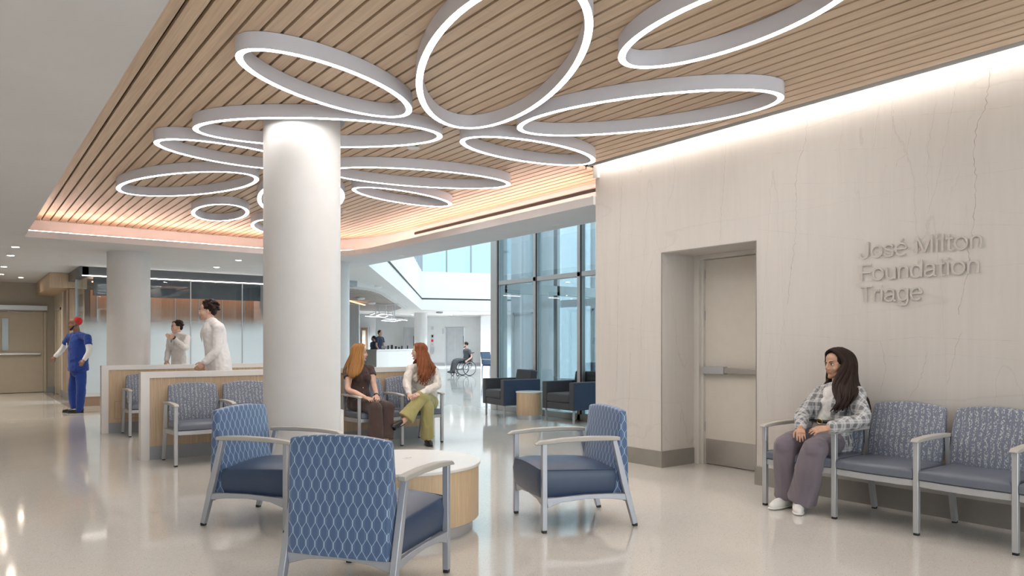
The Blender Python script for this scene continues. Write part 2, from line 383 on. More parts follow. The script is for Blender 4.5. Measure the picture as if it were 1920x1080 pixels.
# soffit ceiling
arc = [(4.55+1.3*cos(t*pi/2/12), 11.95+1.3*sin(t*pi/2/12)) for t in range(13)]
ZL = ZS+.10
b = MB(); b.box(-4.2, UL, -4.2, 24, ZS, ZL); b.box(UL, 6.71, VF, 24, ZS, ZL); b.box(UR, 6.71, 6.27, VF, ZS, ZL)
b.prism(arc+[(5.85, 13.25)], ZS, ZL); b.box(UL-.05, UL, -4.2, VF+.9, ZL, 3.4); b.box(UL, UR+.1, -4.2, -3.0, ZS, 3.4)
b.box(-4.2, 6.71, -4.2, 24, 3.50, 3.62)                            # deck above, closes the plenum
b.box(6.66, 6.71, 6.27, 24, ZL, 3.5); b.box(-4.2, 6.71, 24, 24.05, ZS, 3.5)
struct(b.build('ceiling', M['soffit']))
# back of the light cove
pts = [(UL, 14.23)]+[(4.55+1.8*sin(t*pi/2/14), 11.95+2.28*cos(t*pi/2/14)) for t in range(15)]+[(6.35, 6.27)]
b = MB()
for p, q in zip(pts, pts[1:]):
    b.add([(p[0], p[1], ZL-.01), (q[0], q[1], ZL-.01), (q[0], q[1], 3.4), (p[0], p[1], 3.4), (p[0]+.03, p[1]+.03, ZL-.01), (q[0]+.03, q[1]+.03, ZL-.01), (q[0]+.03, q[1]+.03, 3.4), (p[0]+.03, p[1]+.03, 3.4)],
          [(0, 1, 2, 3), (7, 6, 5, 4), (0, 4, 5, 1), (3, 2, 6, 7)])
b.box(5.90, 6.35, 6.20, 6.27, ZS, 3.4)
o = struct(b.build('trim_1', M['white'], smooth='auto'))
# slatted oak ceiling
b = MB(); pitch = .1203; u = 1.066-.1203*2
while u < 6.33:
    u0, u1 = u+.011, u+pitch-.011; v1 = 14.22
    if u1 > 4.55: v1 = 11.95+2.27*sqrt(max(0, 1-((min(u1, 6.33)-4.55)/1.8)**2))
    v0 = -3.0 if u1 < 5.70 else 6.29
    if v1 > v0+.05:
        k = int(round((u-1.066)/pitch)); cuts = [v0]; x = v0+random.uniform(.6, 2.6)
        while x < v1-.4: cuts.append(x); x += 2.9
        cuts.append(v1)
        for a, c in zip(cuts, cuts[1:]): b.box(u0, min(u1, 6.34), a+.0008, c-.0008, ZC, ZC+.03)
    u += pitch
struct(b.build('ceiling_slats', M['woodslat'])).name = 'ceiling.001'
b = MB(); b.box(UL, 5.70, -3, 14.3, ZC+.055, ZC+.07); b.box(5.70, 6.38, 6.27, 14.3, ZC+.055, ZC+.07); struct(b.build('ceiling.002', M['slot']))
# walls --------------------------------------------------------
V0, V1, ZD = 4.12, 5.27, 2.248
b = MB()
b.box(UW, UW+.18, -4.2, V0, 0, 3.5); b.box(UW, UW+.18, V1, 6.27, 0, 3.5); b.box(UW, UW+.18, V0, V1, ZD, 3.5)
b.box(UW+.18, 6.44, V1, V1+.12, 0, 3.5); b.box(UW+.18, 6.44, V0-.12, V0, 0, 3.5); b.box(UW+.18, 6.44, V0, V1, ZD, ZD+.1)
b.box(UW+.18, 8.5, 6.15, 6.27, 0, 3.5); b.box(6.53, 6.60, V0-.12, V1+.12, 0, 2.4)  # backing added behind the triage door, stops sky light leaking under it
def veinpath(pts, w, amp, mi):                                     # jagged vein drawn on the wall skin, pts in pixels
    P = []
    for px, py in pts:
        r = (px-960)/F; Y = UW/(CU+CV*r); P.append((CV*Y-CU*r*Y, CAMH-(py-HY)/F*Y))
    Q = []
    for (a, z), (c, y) in zip(P, P[1:]):
        n = max(2, int(sqrt((a-c)**2+(z-y)**2)/.025))
        for k in range(n):
            t = k/n; Q.append((a+(c-a)*t+random.gauss(0, amp), z+(y-z)*t+random.gauss(0, amp*.6)))
    Q.append(P[-1])
    for (a, z), (c, y) in zip(Q, Q[1:]):
        if V0-.01 < a < V1+.01 and min(z, y) < ZD: continue
        d = Vector((c-a, y-z)); L = d.length or 1; nx, ny = -d.y/L, d.x/L; ww = w*random.uniform(.3, 1.)
        b.add([(UW-.0006, a-nx*ww, z-ny*ww), (UW-.0006, a+nx*ww, z+ny*ww), (UW-.0006, c+nx*ww, y+ny*ww), (UW-.0006, c-nx*ww, y-ny*ww)], [(0, 1, 2, 3)], mi)
for pts, w, a in (([(1863, 98), (1852, 170), (1846, 206), (1830, 240), (1825, 290), (1830, 330), (1829, 385), (1826, 420), (1818, 455), (1812, 520), (1798, 590)], .0028, .005),
                  ([(1516, 205), (1508, 270), (1496, 310), (1492, 350), (1494, 390), (1491, 450), (1484, 500), (1476, 570)], .0022, .005),
                  ([(1362, 250), (1358, 330), (1352, 400), (1350, 450)], .0016, .004), ([(1167, 330), (1163, 420), (1158, 560), (1158, 650), (1156, 735)], .0018, .004),
                  ([(1182, 660), (1180, 740), (1176, 800), (1172, 835)], .0018, .004), ([(1228, 470), (1208, 540), (1202, 600), (1201, 655)], .0014, .004),
                  ([(1675, 205), (1672, 275)], .0014, .003), ([(1655, 170), (1645, 220), (1638, 275)], .0012, .003),
                  ([(1708, 240), (1700, 290), (1683, 300), (1680, 312)], .0014, .003), ([(1800, 130), (1785, 200), (1760, 330), (1740, 400)], .0010, .004),
                  ([(1756, 190), (1742, 260), (1738, 330), (1742, 380)], .0010, .004), ([(1650, 640), (1662, 690), (1650, 740)], .0014, .005), ([(1740, 660), (1722, 720), (1706, 745)], .0014, .005),
                  ([(1800, 625), (1788, 670), (1776, 720)], .0014, .006), ([(1446, 640), (1438, 700), (1440, 760)], .0008, .004), ([(1470, 600), (1460, 680), (1450, 730)], .0008, .004)):
    veinpath(pts, w, a, 1)
for pts, w, a in (([(1117, 605), (1165, 612), (1200, 620), (1240, 623)], .0016, .002), ([(1200, 655), (1222, 657), (1240, 662)], .0014, .002), ([(1420, 625), (1500, 628), (1640, 640), (1720, 632), (1920, 640)], .0018, .002),
                  ([(1420, 660), (1540, 665), (1700, 668), (1780, 664), (1920, 676)], .0014, .002), ([(1680, 218), (1760, 213), (1846, 206), (1920, 196)], .0016, .002), ([(1430, 290), (1500, 283), (1677, 277)], .0016, .002),
                  ([(1430, 345), (1560, 343), (1675, 342)], .001, .001), ([(1420, 430), (1520, 440), (1620, 450)], .0014, .002), ([(1678, 413), (1760, 420), (1920, 422)], .0014, .002), ([(1117, 435), (1180, 440), (1240, 447)], .001, .001),
                  ([(1680, 313), (1760, 312), (1920, 300)], .0008, .001), ([(1430, 733), (1470, 745), (1530, 758)], .0008, .001), ([(1117, 740), (1150, 748), (1180, 760)], .0009, .001),
                  ([(1440, 380), (1560, 372), (1680, 368)], .0007, .001), ([(1800, 392), (1860, 396), (1920, 400)], .0008, .001), ([(1530, 110), (1530, 600)], .0007, .0003), ([(1677, 240), (1675, 620)], .0007, .0003)):
    veinpath(pts, w, a, 2)
struct(b.build('wall_right', [M['marble'], M['vein'], M['veinfaint']]))
b = MB(); HB = .17
b.box(UW-.012, UW, -4.2, V0+.012, 0, HB); b.box(UW-.012, UW, V1-.012, 6.27, 0, HB); b.box(UW, 6.44, V1-.012, V1, 0, HB); b.box(UW, 6.44, V0, V0+.012, 0, HB)
struct(b.build('baseboard_right', M['darksteel']))
b = MB()                                                           # thin metal corner beads round the opening
for v in (V0, V1): b.box(UW-.002, UW+.004, v-.004, v+.004, HB, ZD)
b.box(UW-.002, UW+.004, V0, V1, ZD-.004, ZD+.004)
struct(b.build('trim_2', M['darksteel']))
# triage door
d = bpy.data.objects.new('door_1', None); COL.objects.link(d); d.location = (6.48, 4.7, 0); struct(d)
b = MB(); b.world = 1; b.box(6.40, 6.52, 5.20, V1, 0, ZD); b.box(6.40, 6.52, V0, 4.17, 0, ZD); b.box(6.40, 6.52, 4.17, 5.20, 2.205, ZD)
b.box(6.44, 6.50, 5.17, 5.215, 0, 2.22); b.build('door_frame', M['frame'], d, bevel=.003)
b = MB(); b.world = 1; b.box(6.475, 6.52, 4.175, 5.17, .008, 2.20); b.build('door_leaf', M['doorpaint'], d)
b = MB(); b.world = 1; b.box(6.472, 6.476, 4.18, 5.16, .012, .275); b.build('kick_plate', M['steel'], d)
b = MB(); b.world = 1; b.box(6.41, 6.475, 4.20, 4.88, .985, 1.045); b.build('push_bar', M['steel'], d, bevel=.006)
b = MB(); b.world = 1; b.box(6.40, 6.475, 4.88, 5.16, .975, 1.055); b.build('bar_housing', M['alu'], d, bevel=.006)
b = MB(); b.world = 1
for z in (.35, .95, 1.55, 2.0): b.box(6.46, 6.475, 5.165, 5.185, z, z+.10)
b.build('hinge', M['alu'], d)
# unseen shell behind and to the left of the viewer
b = MB(); b.box(-4.35, -4.2, -4.2, 24, 0, 3.62); struct(b.build('wall_left', M['white']))
b = MB(); b.box(-4.35, -3.4, -4.35, -4.2, 0, 3.62); b.box(5.4, 6.1, -4.35, -4.2, 0, 3.62); b.box(-3.4, 5.4, -4.35, -4.2, 0, .4); b.box(-3.4, 5.4, -4.35, -4.2, 3.1, 3.62); struct(b.build('wall_back', M['white']))
b = MB(); b.box(-3.4, 5.4, -4.30, -4.28, .4, 3.1); struct(b.build('window_30', M['glass']))  # added unseen window, opening for the fill lamp behind the viewer
b = MB()
for x in (-3.4, -1.2, 1.0, 3.2, 5.34): b.box(x, x+.06, -4.33, -4.22, .4, 3.1)
struct(b.build('trim_20', M['alu']))  # bars of the added back window
# corridor end wall with the double doors
VE = 23.3
b = MB(); b.box(-4.2, -.31, VE, VE+.15, 0, 3.0); b.box(1.82, 2.3, VE, VE+.15, 0, 3.0); b.box(-.31, 1.82, VE, VE+.15, 2.16, 3.0)
struct(b.build('wall_far', M['beige']))
b = MB(); b.box(-4.2, -.37, VE-.012, VE, 0, .15); b.box(1.86, 2.04, VE-.012, VE, 0, .15); struct(b.build('baseboard_far', M['greybase']))
d = bpy.data.objects.new('door_2', None); COL.objects.link(d); d.location = (.75, VE, 0); struct(d)
b = MB(); b.world = 1; b.box(-.37, -.31, VE-.03, VE+.12, 0, 2.2); b.box(1.80, 1.87, VE-.03, VE+.12, 0, 2.2); b.box(-.37, 1.87, VE-.03, VE+.12, 2.14, 2.2); b.build('door_frame', M['doorbeige'], d, bevel=.004)
for a, c in ((-.305, .74), (.75, 1.795)):
    b = MB(); b.world = 1; b.box(a, c, VE+.0, VE+.045, .01, 2.135); lf = b.build('door_leaf', M['doorbeige'], d)
    w = a+.77 if a < .5 else a+.145
    b = MB(); b.world = 1; b.box(w-.02, w+.15, VE-.008, VE, 1.10, 1.97); b.build('window_frame', M['doorbeige'], d, bevel=.003)
    b = MB(); b.world = 1; b.box(w, w+.13, VE-.010, VE-.007, 1.12, 1.95); b.build('pane', simple('door_window_glass', (.16, .19, .22), .08), d)
    b = MB(); b.world = 1; b.box(a+.06, c-.06, VE-.07, VE-.015, 1.0, 1.055); b.build('push_bar', M['steel'], d, bevel=.006)
b = MB(); b.world = 1; b.box(-.38, 1.88, VE-.14, VE-.03, 2.17, 2.30); b.build('door_operator', M['alu'], d, bevel=.006)
b = MB(); b.world = 1; b.beam((1.0, VE-.12, 2.13), (1.5, VE-.05, 2.10), .02, .02); b.beam((1.5, VE-.05, 2.10), (1.62, VE-.05, 2.14), .02, .02); b.build('closer_arm', M['alu'], d)
# corridor right-hand side: cream wall, side door, oak panels
UC = 2.04
b = MB(); b.box(UC, UC+.12, 20.9, VE, 0, ZS); struct(b.build('wall_corridor', M['cream']))
b = MB(); b.box(UC-.012, UC, 20.9, 21.5, 0, .15); b.box(UC-.012, UC, 22.7, VE, 0, .15); b.box(UC-.03, UC+.3, 19.55, 20.9, 0, .15); b.box(UC+.3, 2.62, 17.9, 18.0, 0, .15); struct(b.build('baseboard_corridor', M['greybase']))
d = bpy.data.objects.new('door_3', None); COL.objects.link(d); d.location = (UC, 22.1, 0); struct(d)
b = MB(); b.world = 1; b.box(UC-.03, UC, 21.5, 21.58, 0, 2.2); b.box(UC-.03, UC, 22.62, 22.7, 0, 2.2); b.box(UC-.03, UC, 21.5, 22.7, 2.14, 2.2); b.build('door_frame', M['doorbeige'], d)
b = MB(); b.world = 1; b.box(UC-.012, UC, 21.58, 22.62, .01, 2.14); b.build('door_leaf', M['doorbeige'], d)
b = MB(); b.world = 1; b.tube([(UC-.012, 21.68, 1.0), (UC-.06, 21.68, 1.0), (UC-.06, 21.80, 1.0)], .011, 8); b.build('door_handle', M['steel'], d)
b = MB(); b.box(UC-.02, UC+.28, 19.6, 20.88, .15, 2.55); struct(b.build('wall_oak_panel', M['woodpanel'], bevel=.004)).name = 'wall_panel'
b = MB(); b.box(UC-.034, UC-.02, 19.98, 20.02, .15, 2.55); b.box(UC-.034, UC-.02, 20.84, 20.88, .15, 2.55); struct(b.build('trim_3', M['alu']))
b = MB(); b.box(1.62, 2.36, 19.5, 23.2, 2.56, 2.895); struct(b.build('trim_4', M['woodwall'], bevel=.004))
# ---- consulting room behind a glass front
VG = 17.7
b = MB(); b.box(UC, 6.66, VG-.12, VG+.10, 2.70, 2.895); b.box(UC-.05, UC+.12, VG-.12, 19.5, 2.70, 2.895); struct(b.build('trim_5', M['fascia'], bevel=.003))
b = MB(); b.box(UC, 6.64, VG-.135, VG-.12, 2.70, 2.716); o = tag(b.build('linear_light', M['ledwhite']), 'thin white light strip along the foot of the dark glass-room fascia', 'light')
b = MB(); b.box(UC+.02, 6.66, VG-.10, VG+.12, 0, .19); struct(b.build('trim_6', M['woodpanel']))
b = MB(); b.box(UC, 6.66, VG-.12, VG+.14, .19, .25); struct(b.build('trim_7', M['laminate'], bevel=.004))
gx = [UC+.03, 3.0, 4.18, 5.32, 6.62]
for i, (a, c) in enumerate(zip(gx, gx[1:])):
    b = MB(); b.box(a+.006, c-.006, VG-.006, VG+.006, .25, 2.70); struct(b.build('window_1', M['frost'])).name = 'window_%d' % (i+1)
b = MB(); b.box(UC+.02, UC+.032, VG, 18.7, .05, 2.70); struct(b.build('window_5', M['frost']))
b = MB()
for x in gx[1:-1]: b.box(x-.010, x+.010, VG-.012, VG+.012, .25, 2.70)
b.box(UC+.0, UC+.05, 18.7, 18.78, .0, 2.70); struct(b.build('trim_8', M['alu']))
b = MB(); b.box(2.6, 7.2, 20.9, 21.0, 0, 2.62); struct(b.build('wall_glass_room', M['woodpanel']))
b = MB(); b.box(6.60, 6.66, VG, 21.0, 0, ZS); struct(b.build('wall_glass_room.001', M['white']))
b = MB()
for x in (2.75, 3.35, 3.95, 4.55, 5.15, 5.75, 6.35): b.box(x-.012, x+.012, 20.885, 20.9, .1, 2.55)
struct(b.build('trim_9', M['alu']))
b = MB(); b.box(2.6, 6.6, 20.35, 20.45, 2.46, 2.9); struct(b.build('trim_21', M['fascia']))  # bulkhead added to hide the amber strip from view
b = MB(); b.box(2.6, 6.6, 20.60, 20.66, 2.80, 2.82); tag(b.build('cove_light', emit('amber_led', (1, .45, .24, 1), 8)), 'amber light strip above the dark oak panels inside the glass room', 'light')
b = MB(); b.box(1.78, 2.03, 17.4, 23.25, .0005, .002); struct(b.build('trim_10', simple('grey_floor_border', (.21, .19, .175), .2)))
# ---- glass vestibule on the right
G = 8.5; VP_ = 11.81
vm = [VP_, 10.62, 9.41, 8.2, 7.0, 6.27]; ZT = 6.2
b = MB()
b.box(G-.09, G+.12, VP_-.04, VP_+.16, 0, ZT)
for v in vm[1:-1]: b.box(G-.06, G+.06, v-.04, v+.04, 0, ZT)
b.box(G-.06, G+.06, 6.27, VP_, 2.44, 2.52); b.box(G-.06, G+.06, 6.27, VP_, 0, .10); b.box(G-.06, G+.06, 6.27, VP_, ZT-.1, ZT)
struct(b.build('trim_11', M['mullion'], bevel=.004))
b = MB()
for v in vm[1:-1]: b.box(G-.065, G-.055, v-.075, v-.045, .1, ZT-.1)
b.box(G-.065, G-.055, VP_-.07, VP_-.042, .1, ZT-.1); struct(b.build('trim_12', M['slot']))
k = 6
for a, c in zip(vm, vm[1:]):
    for z0, z1 in ((.1, 2.44), (2.52, ZT-.1)):
        b = MB(); b.box(G-.006, G+.006, c+.04, a-.04, z0, z1); struct(b.build('window_%d' % k, M['glassgrey'])); k += 1
# far side of the vestibule, its sliding door and the street front
b = MB()
for x0, x1 in ((G+.12, G+.2), (10.0, 10.07), (11.5, 11.57), (13.4, 13.5)): b.box(x0, x1, VP_, VP_+.12, 0, ZT)
b.box(G+.1, 13.5, VP_, VP_+.12, 2.30, 2.5); b.box(G+.1, 13.5, VP_, VP_+.12, ZT-.1, ZT); b.box(G+.1, 13.5, VP_, VP_+.12, 0, .1)
for v in (6.3, 7.8, 9.3, 10.8, VP_): b.box(13.4, 13.5, v-.04, v+.04, 0, ZT)
b.box(13.4, 13.5, 6.27, VP_, 2.30, 2.5); b.box(13.4, 13.5, 6.27, VP_, 0, .1)
struct(b.build('trim_13', M['mullion']))
for a, c in ((G+.2, 10.0), (10.07, 11.5), (11.57, 13.4)):
    b = MB(); b.box(a, c, VP_+.05, VP_+.06, .1, 2.3); b.box(a, c, VP_+.05, VP_+.06, 2.5, ZT-.1); struct(b.build('window_%d' % k, M['glass'])); k += 1
b = MB(); b.box(13.44, 13.45, 6.3, VP_, .1, ZT-.1); struct(b.build('window_%d' % k, M['glassblue'])); k += 1
b = MB(); b.box(G-.05, 13.6, 6.0, VP_+.1, ZT, ZT+.15); struct(b.build('ceiling.003', M['white']))
b = MB(); b.box(G, 13.6, 6.0, 6.12, 0, ZT); struct(b.build('wall_vestibule', M['white']))
b = MB(); WL = 14.6
b.box(WL, WL+.2, 12.2, 19.6, 0, 2.9); b.box(WL, WL+.2, 12.2, 19.6, 4.9, 6.4)
for v0, v1 in ((12.2, 14.2), (15.4, 17.4), (18.6, 19.6)): b.box(WL, WL+.2, v0, v1, 2.9, 4.9)
struct(b.build('wall_lobby', M['white']))
b = MB()
for v0, v1 in ((14.2, 15.4), (17.4, 18.6)): b.box(WL+.08, WL+.1, v0, v1, 2.9, 4.9)
struct(b.build('window_%d' % k, M['glassblue'])); k += 1
b = MB()
for v0 in (13.0, 15.6, 18.4):
    for w_ in (0, 1.0): b.box(WL-.04, WL, v0+w_, v0+w_+.06, 0, 2.3)
    b.box(WL-.04, WL, v0, v0+1.06, 2.24, 2.3)
struct(b.build('trim_22', M['mullion']))
# ---- atrium edge: deep white fascia of the upper floor with glass above
A = Vector((6.71, 13.9, 0)); B_ = C(-4.3, 35.3); C_ = C(-.84, 36.4); D_ = C(6.0, 38.2)
poly = [tuple(A.xy), tuple(B_.xy), tuple(C_.xy), tuple(D_.xy), tuple(C(6, 46).xy), tuple(C(-28, 46).xy), (6.71, 30), ]
b = MB(); b.prism(poly, 2.9, 4.75); struct(b.build('ceiling.004', M['white']))
b = MB()
for p, q in ((A, B_), (B_, C_), (C_, D_)):
    dr = (q-p).normalized(); nr = Vector((dr.y, -dr.x, 0)); mid = (p+q)/2
    b.beam(p+nr*.004+Vector((0, 0, 3.44)), q+nr*.004+Vector((0, 0, 3.44)), .03, .055)
struct(b.build('trim_14', M['slot']))
def wallseg(p, q, t, z0, z1, bb): bb.beam((p[0], p[1], (z0+z1)/2), (q[0], q[1], (z0+z1)/2), t, z1-z0); return bb
b = MB(); post = MB(); n = 0
for p, q, num in ((A, B_, 16), (B_, C_, 3), (C_, D_, 5)):
    for i in range(num):
        a = p.lerp(q, i/num); c = p.lerp(q, (i+1)/num); a2 = a.lerp(c, .02); c2 = a.lerp(c, .98)
        wallseg(a2, c2, .02, 4.75, 9.0, b); wallseg(a-Vector((.03, 0, 0)), a+Vector((.03, 0, 0)), .06, 4.75, 9.0, post)
struct(b.build('window_%d' % k, M['glassblue'])); k += 1
struct(post.build('trim_15', M['greybase']))
# upper-floor rooms seen through that glass
b = MB()
for x, y, w_, h_ in ((-4.6, 40, 1.2, 7.5), (-2.6, 41, .35, 8), (-1.1, 41, .9, 8), (.6, 41, .3, 8)): 
    p = C(x, y); q = C(x+w_, y); wallseg(p, q, .1, 4.75, h_, b)
struct(b.build('wall_upper', M['white']))
# far wall, elevators
YF = 44.6
b = MB(); wallseg(C(-30, YF+.1), C(-4.03, YF+.1), .2, 0, 2.9, b); wallseg(C(-2.87, YF+.1), C(9, YF+.1), .2, 0, 2.9, b); wallseg(C(-4.03, YF+.1), C(-2.87, YF+.1), .2, 2.27, 2.9, b)
wallseg(C(-1.75, 41.5), C(9, 41.5), .2, 0, 2.9, b); wallseg(C(9, 20), C(9, 45), .2, 0, 4.7, b)
struct(b.build('wall_elevator', simple('pale_marble', (.70, .71, .72), .4, var=.03, vs=1.5)))
b = MB(); wallseg(C(-30, YF-.01), C(-4.05, YF-.01), .02, 0, .15, b); wallseg(C(-2.85, YF-.01), C(-1.75, YF-.01), .02, 0, .15, b); struct(b.build('baseboard_elevator', M['alu']))
def elevator(X0, X1, Y, label):
    t = thing('elevator_door', label, 'elevator door', C((X0+X1)/2, Y), -atan2(CU, CV)); W = X1-X0
    b = MB(); b.box(-W/2, -W/2+.05, -.04, .18, 0, 2.27); b.box(W/2-.05, W/2, -.04, .18, 0, 2.27); b.box(-W/2, W/2, -.04, .18, 2.2, 2.27); b.build('jamb', M['coolsteel'], t)
    for s in (0, 1):
        x0 = -W/2+.05+s*(W/2-.05); b = MB(); b.box(x0+.003, x0+W/2-.053, .12, .16, .005, 2.2); b.build('door_panel', M['coolsteel'], t)
    b = MB(); b.box(W/2-.04, W/2-.01, -.055, -.04, 1.15, 1.75); b.build('call_panel', M['slot'], t)
elevator(-4.0, -2.9, YF, 'brushed steel elevator door in the far wall behind the wheelchair user')
# ceiling over the corridor side seen past the column already covered by ceiling.004
b = MB(); b.box(-4.2, 6.6, 23.45, 60, 0, 3.0); struct(b.build('wall_corridor_outer', M['white']))
# ---------------------------------------------------------------- lights in the ceiling
RINGS = [(2.21, 5.17, .82, .37, -157, 'tilted oval ring light just before the near column, upper left of the ceiling'),
 (2.60, 6.37, 1.10, .48, 148, 'long oval ring light wrapped around the top of the near column'),
 (2.22, 7.63, .77, .40, 9, 'oval ring light left of the near column, half behind its shaft'),
 (2.16, 9.39, 1.11, .50, -66, 'large oval ring light at the far left, nearest the left ceiling edge'),
 (3.60, 9.47, 1.37, .54, -106, 'long oval ring light mostly hidden behind the near column shaft'),
 (3.03, 11.12, .78, .38, -97, 'smallest looking whole ring light, near the far pink cove'),
 (4.13, 11.90, .80, .40, -111, 'small oval ring light peeking out left behind the column, farthest one'),
 (4.24, 7.42, 1.08, .46, 163, 'long flat oval ring light reaching right from behind the column'),
 (4.62, 8.51, .80, .35, -167, 'small flat oval ring light nearest the right pink cove'),
 (4.52, 5.74, .80, .37, 180, 'oval ring light before the end of the marble wall'),
 (3.00, 4.21, 1.38, .54, -114, 'biggest looking ring light, upright oval at the top centre'),
 (3.64, 2.76, .82, .38, 89, 'oval ring light cut by the top frame edge, right of the biggest ring'),
 (4.52, 4.26, 1.11, .48, -61, 'long oval ring light closest to the marble wall'),
 (3.78, 1.40, .82, .38, 10, 'ring light of which only the lowest arc shows at the top right corner')]
def ring_light(u, v, a, c, ang, label):
    t = thing('ring_light', label, 'ceiling light', (u, v, 3.185), radians(ang), 'oval ring lights under the slatted ceiling')
    N = 96; z0, z1 = .003, .112; W = .052
    def el(off, k): 
        th = 2*pi*k/N; x, y = a*cos(th), c*sin(th); n = Vector((c*cos(th), a*sin(th))).normalized(); return (x-n.x*off, y-n.y*off)
    def loop(prof, bb):
        m = len(prof); vs = [(*el(o, k), z) for o, z in prof for k in range(N)]
        bb.add(vs, [(i*N+k, i*N+(k+1) % N, ((i+1) % m)*N+(k+1) % N, ((i+1) % m)*N+k) for i in range(m) for k in range(N)])
    b = MB(); loop([(0, z0), (0, z1), (W, z1), (W, z0), (W-.003, z0), (W-.003, z0+.012), (.003, z0+.012), (.003, z0)], b); b.build('housing', M['ringwhite'], t, smooth='auto')
    b = MB(); loop([(.0035, z0+.001), (.0035, z0+.011), (W-.0035, z0+.011), (W-.0035, z0+.001)][::-1], b); b.build('diffuser', M['led'], t, smooth='auto')
for r in RINGS: ring_light(*r)
b = MB(); b.box(1.0, 4.6, 13.42, 13.46, ZL, ZL+.02); b.box(UL+.01, 4.9, VF+.002, VF+.028, ZL-.004, ZL+.005)
tag(b.build('cove_light', M['ledcove']), 'pink glowing light line along the far lip of the ceiling recess', 'light')
b = MB(); b.box(6.02, 6.06, 6.4, 11.9, ZL, ZL+.02)
for i in range(8):
    t0, t1 = i*pi/16, (i+1)*pi/16; b.beam((4.55+1.45*sin(t0), 11.95+1.45*cos(t0), ZL+.01), (4.55+1.45*sin(t1), 11.95+1.45*cos(t1), ZL+.01), .04, .02)
tag(b.build('cove_light', M['ledcove']), 'pink cove light hidden behind the curved right lip of the ceiling recess', 'light')
b = MB(); b.box(5.78, 5.81, -3, 6.2, 3.385, 3.40); tag(b.build('wall_wash_light', M['ledwash']), 'light strip in the slot between slatted ceiling and marble wall', 'light')
b = MB(); b.box(5.70, 5.706, -3, 6.2, 3.296, 3.40); b.box(5.706, UW, -3, 6.2, 3.40, 3.42); b.box(5.85, UW, 6.2, 6.27, 3.2, 3.42); struct(b.build('trim_16', M['white']))
b = MB(); b.box(6.325, 6.349, 6.29, 11.3, 3.19, 3.225); tag(b.build('air_slot', M['slot']), 'long black air slot in the pink cove wall on the right', 'vent')
def downlight(p, label, power=0, grp=None, r=.055, day=False):
    t = thing('downlight', label, 'ceiling light', p, 0, grp)
    b = MB(); b.lathe([(r, -.001), (r+.018, -.004), (r+.018, 0.0), (r, 0.0)], 24); b = MB()
    n = 24; pr = [(r, -.0005), (r+.004, -.005), (r+.016, -.004), (r+.018, -.0005)]
    b.add([(q[0]*cos(2*pi*k/n), q[0]*sin(2*pi*k/n), q[1]) for q in pr for k in range(n)], [(i*n+k, i*n+n+k, i*n+n+(k+1) % n, i*n+(k+1) % n) for i in range(3) for k in range(n)]); b.build('trim_ring', M['laminate'], t, smooth=True)
    b = MB(); b.lathe([(r, -.0012), (r, -.0006)], 24); b.build('lens', M['daydown' if day else 'leddown'], t)
    if power:
        l = bpy.data.lights.new('downlight_beam', 'SPOT'); l.energy = power; l.color = (.82, .92, 1) if day else (1, .90, .78); l.spot_size = radians(120); l.spot_blend = .9; l.shadow_soft_size = .06
        o = bpy.data.objects.new('beam', l); COL.objects.link(o); o.parent = t; o.location = (0, 0, -.02)
g = 'recessed downlights in the plain ceiling at the left'
for (x, y), lb in zip(((29, 463), (20, 479), (7, 500), (2, 514)), ('nearest of the four small downlights by the left frame edge', 'second nearest small downlight by the left frame edge', 'third small downlight by the left frame edge, above the exit doors', 'farthest small downlight by the left frame edge, half cut off')):
    downlight(PZ(x, y, ZS), lb, 60, g)
for (x, y), lb in zip(((447, 488), (406, 501)), ('small downlight nearer the column, above the glass-room front', 'small downlight farther left above the glass-room front')):
    downlight(PZ(x, y, ZS), lb, 60, g)
for i in range(5): downlight(Vector((-1.6, -1.5+2.6*i, ZS)), 'added fill downlight in the plain left ceiling, '+('behind the viewer', 'beside the viewer', 'level with the front armchairs', 'level with the near column', 'level with the near partition')[i]+', outside the picture', 75, 'added fill downlights beyond the left frame edge')  # unseen downlights added as fill for the front of the room
for p, w_ in (((-.6, 17), 'at the corridor mouth'), ((-.6, 20), 'midway along the corridor'), ((1.2, 21.5), 'just before the beige exit doors')): downlight(Vector((*p, ZS)), 'added corridor fill downlight '+w_, 35, 'added fill downlights along the corridor')  # downlights added to brighten the corridor floor
def smoke(p, label, name='ceiling_sensor', r=.055, h=.03, m='laminate'):
    b = MB(); b.lathe([(r*.6, p.z-h), (r, p.z-h*.6), (r, p.z)], 24, (p.x, p.y)); tag(b.build(name, M[m], smooth='auto'), label, 'ceiling sensor')
for i, (X_, Y_) in enumerate(((-7.2, 38.5), (-5.6, 41.5), (-3.4, 41.5), (-1.4, 40.2), (-2.6, 38.8), (-7.5, 34.5), (-6.5, 30.5), (-5.6, 24), (.6, 39.8))):
    downlight(C(X_, Y_, 2.9), 'added far lobby fill downlight '+('deep left behind the reception hanging bars', 'between the far column and the left elevator', 'before the steel elevator, left one', 'near the right end of the far elevator wall', 'right before the steel elevator, nearer the atrium', 'above the reception staff', 'above the middle of the reception desk', 'on the near side of the reception slats', 'over the small blue lobby chair')[i], 430, 'added fill downlights in the far lobby ceiling', r=.08, day=True)  # downlights added to lift the dim far lobby
for x_, lb in ((2.9, 'leftmost added fill downlight inside the glass room'), (4.3, 'middle added fill downlight inside the glass room'), (5.8, 'added fill downlight inside the glass room, hidden behind the near column')): downlight(Vector((x_, 19.0, 2.9)), lb, 120, 'added fill downlights inside the glass room', day=True)  # downlights added to brighten the frosted glass from inside
smoke(PZ(752, 479.5, ZS), 'flat round sensor plate on the soffit above the atrium edge', h=.006)
smoke(PZ(1042, 421, ZS), 'flat round sensor plate on the soffit before the glass wall', h=.006)
smoke(PZ(644, 394, ZC), 'small sensor on slatted ceiling right beside the column', r=.04)
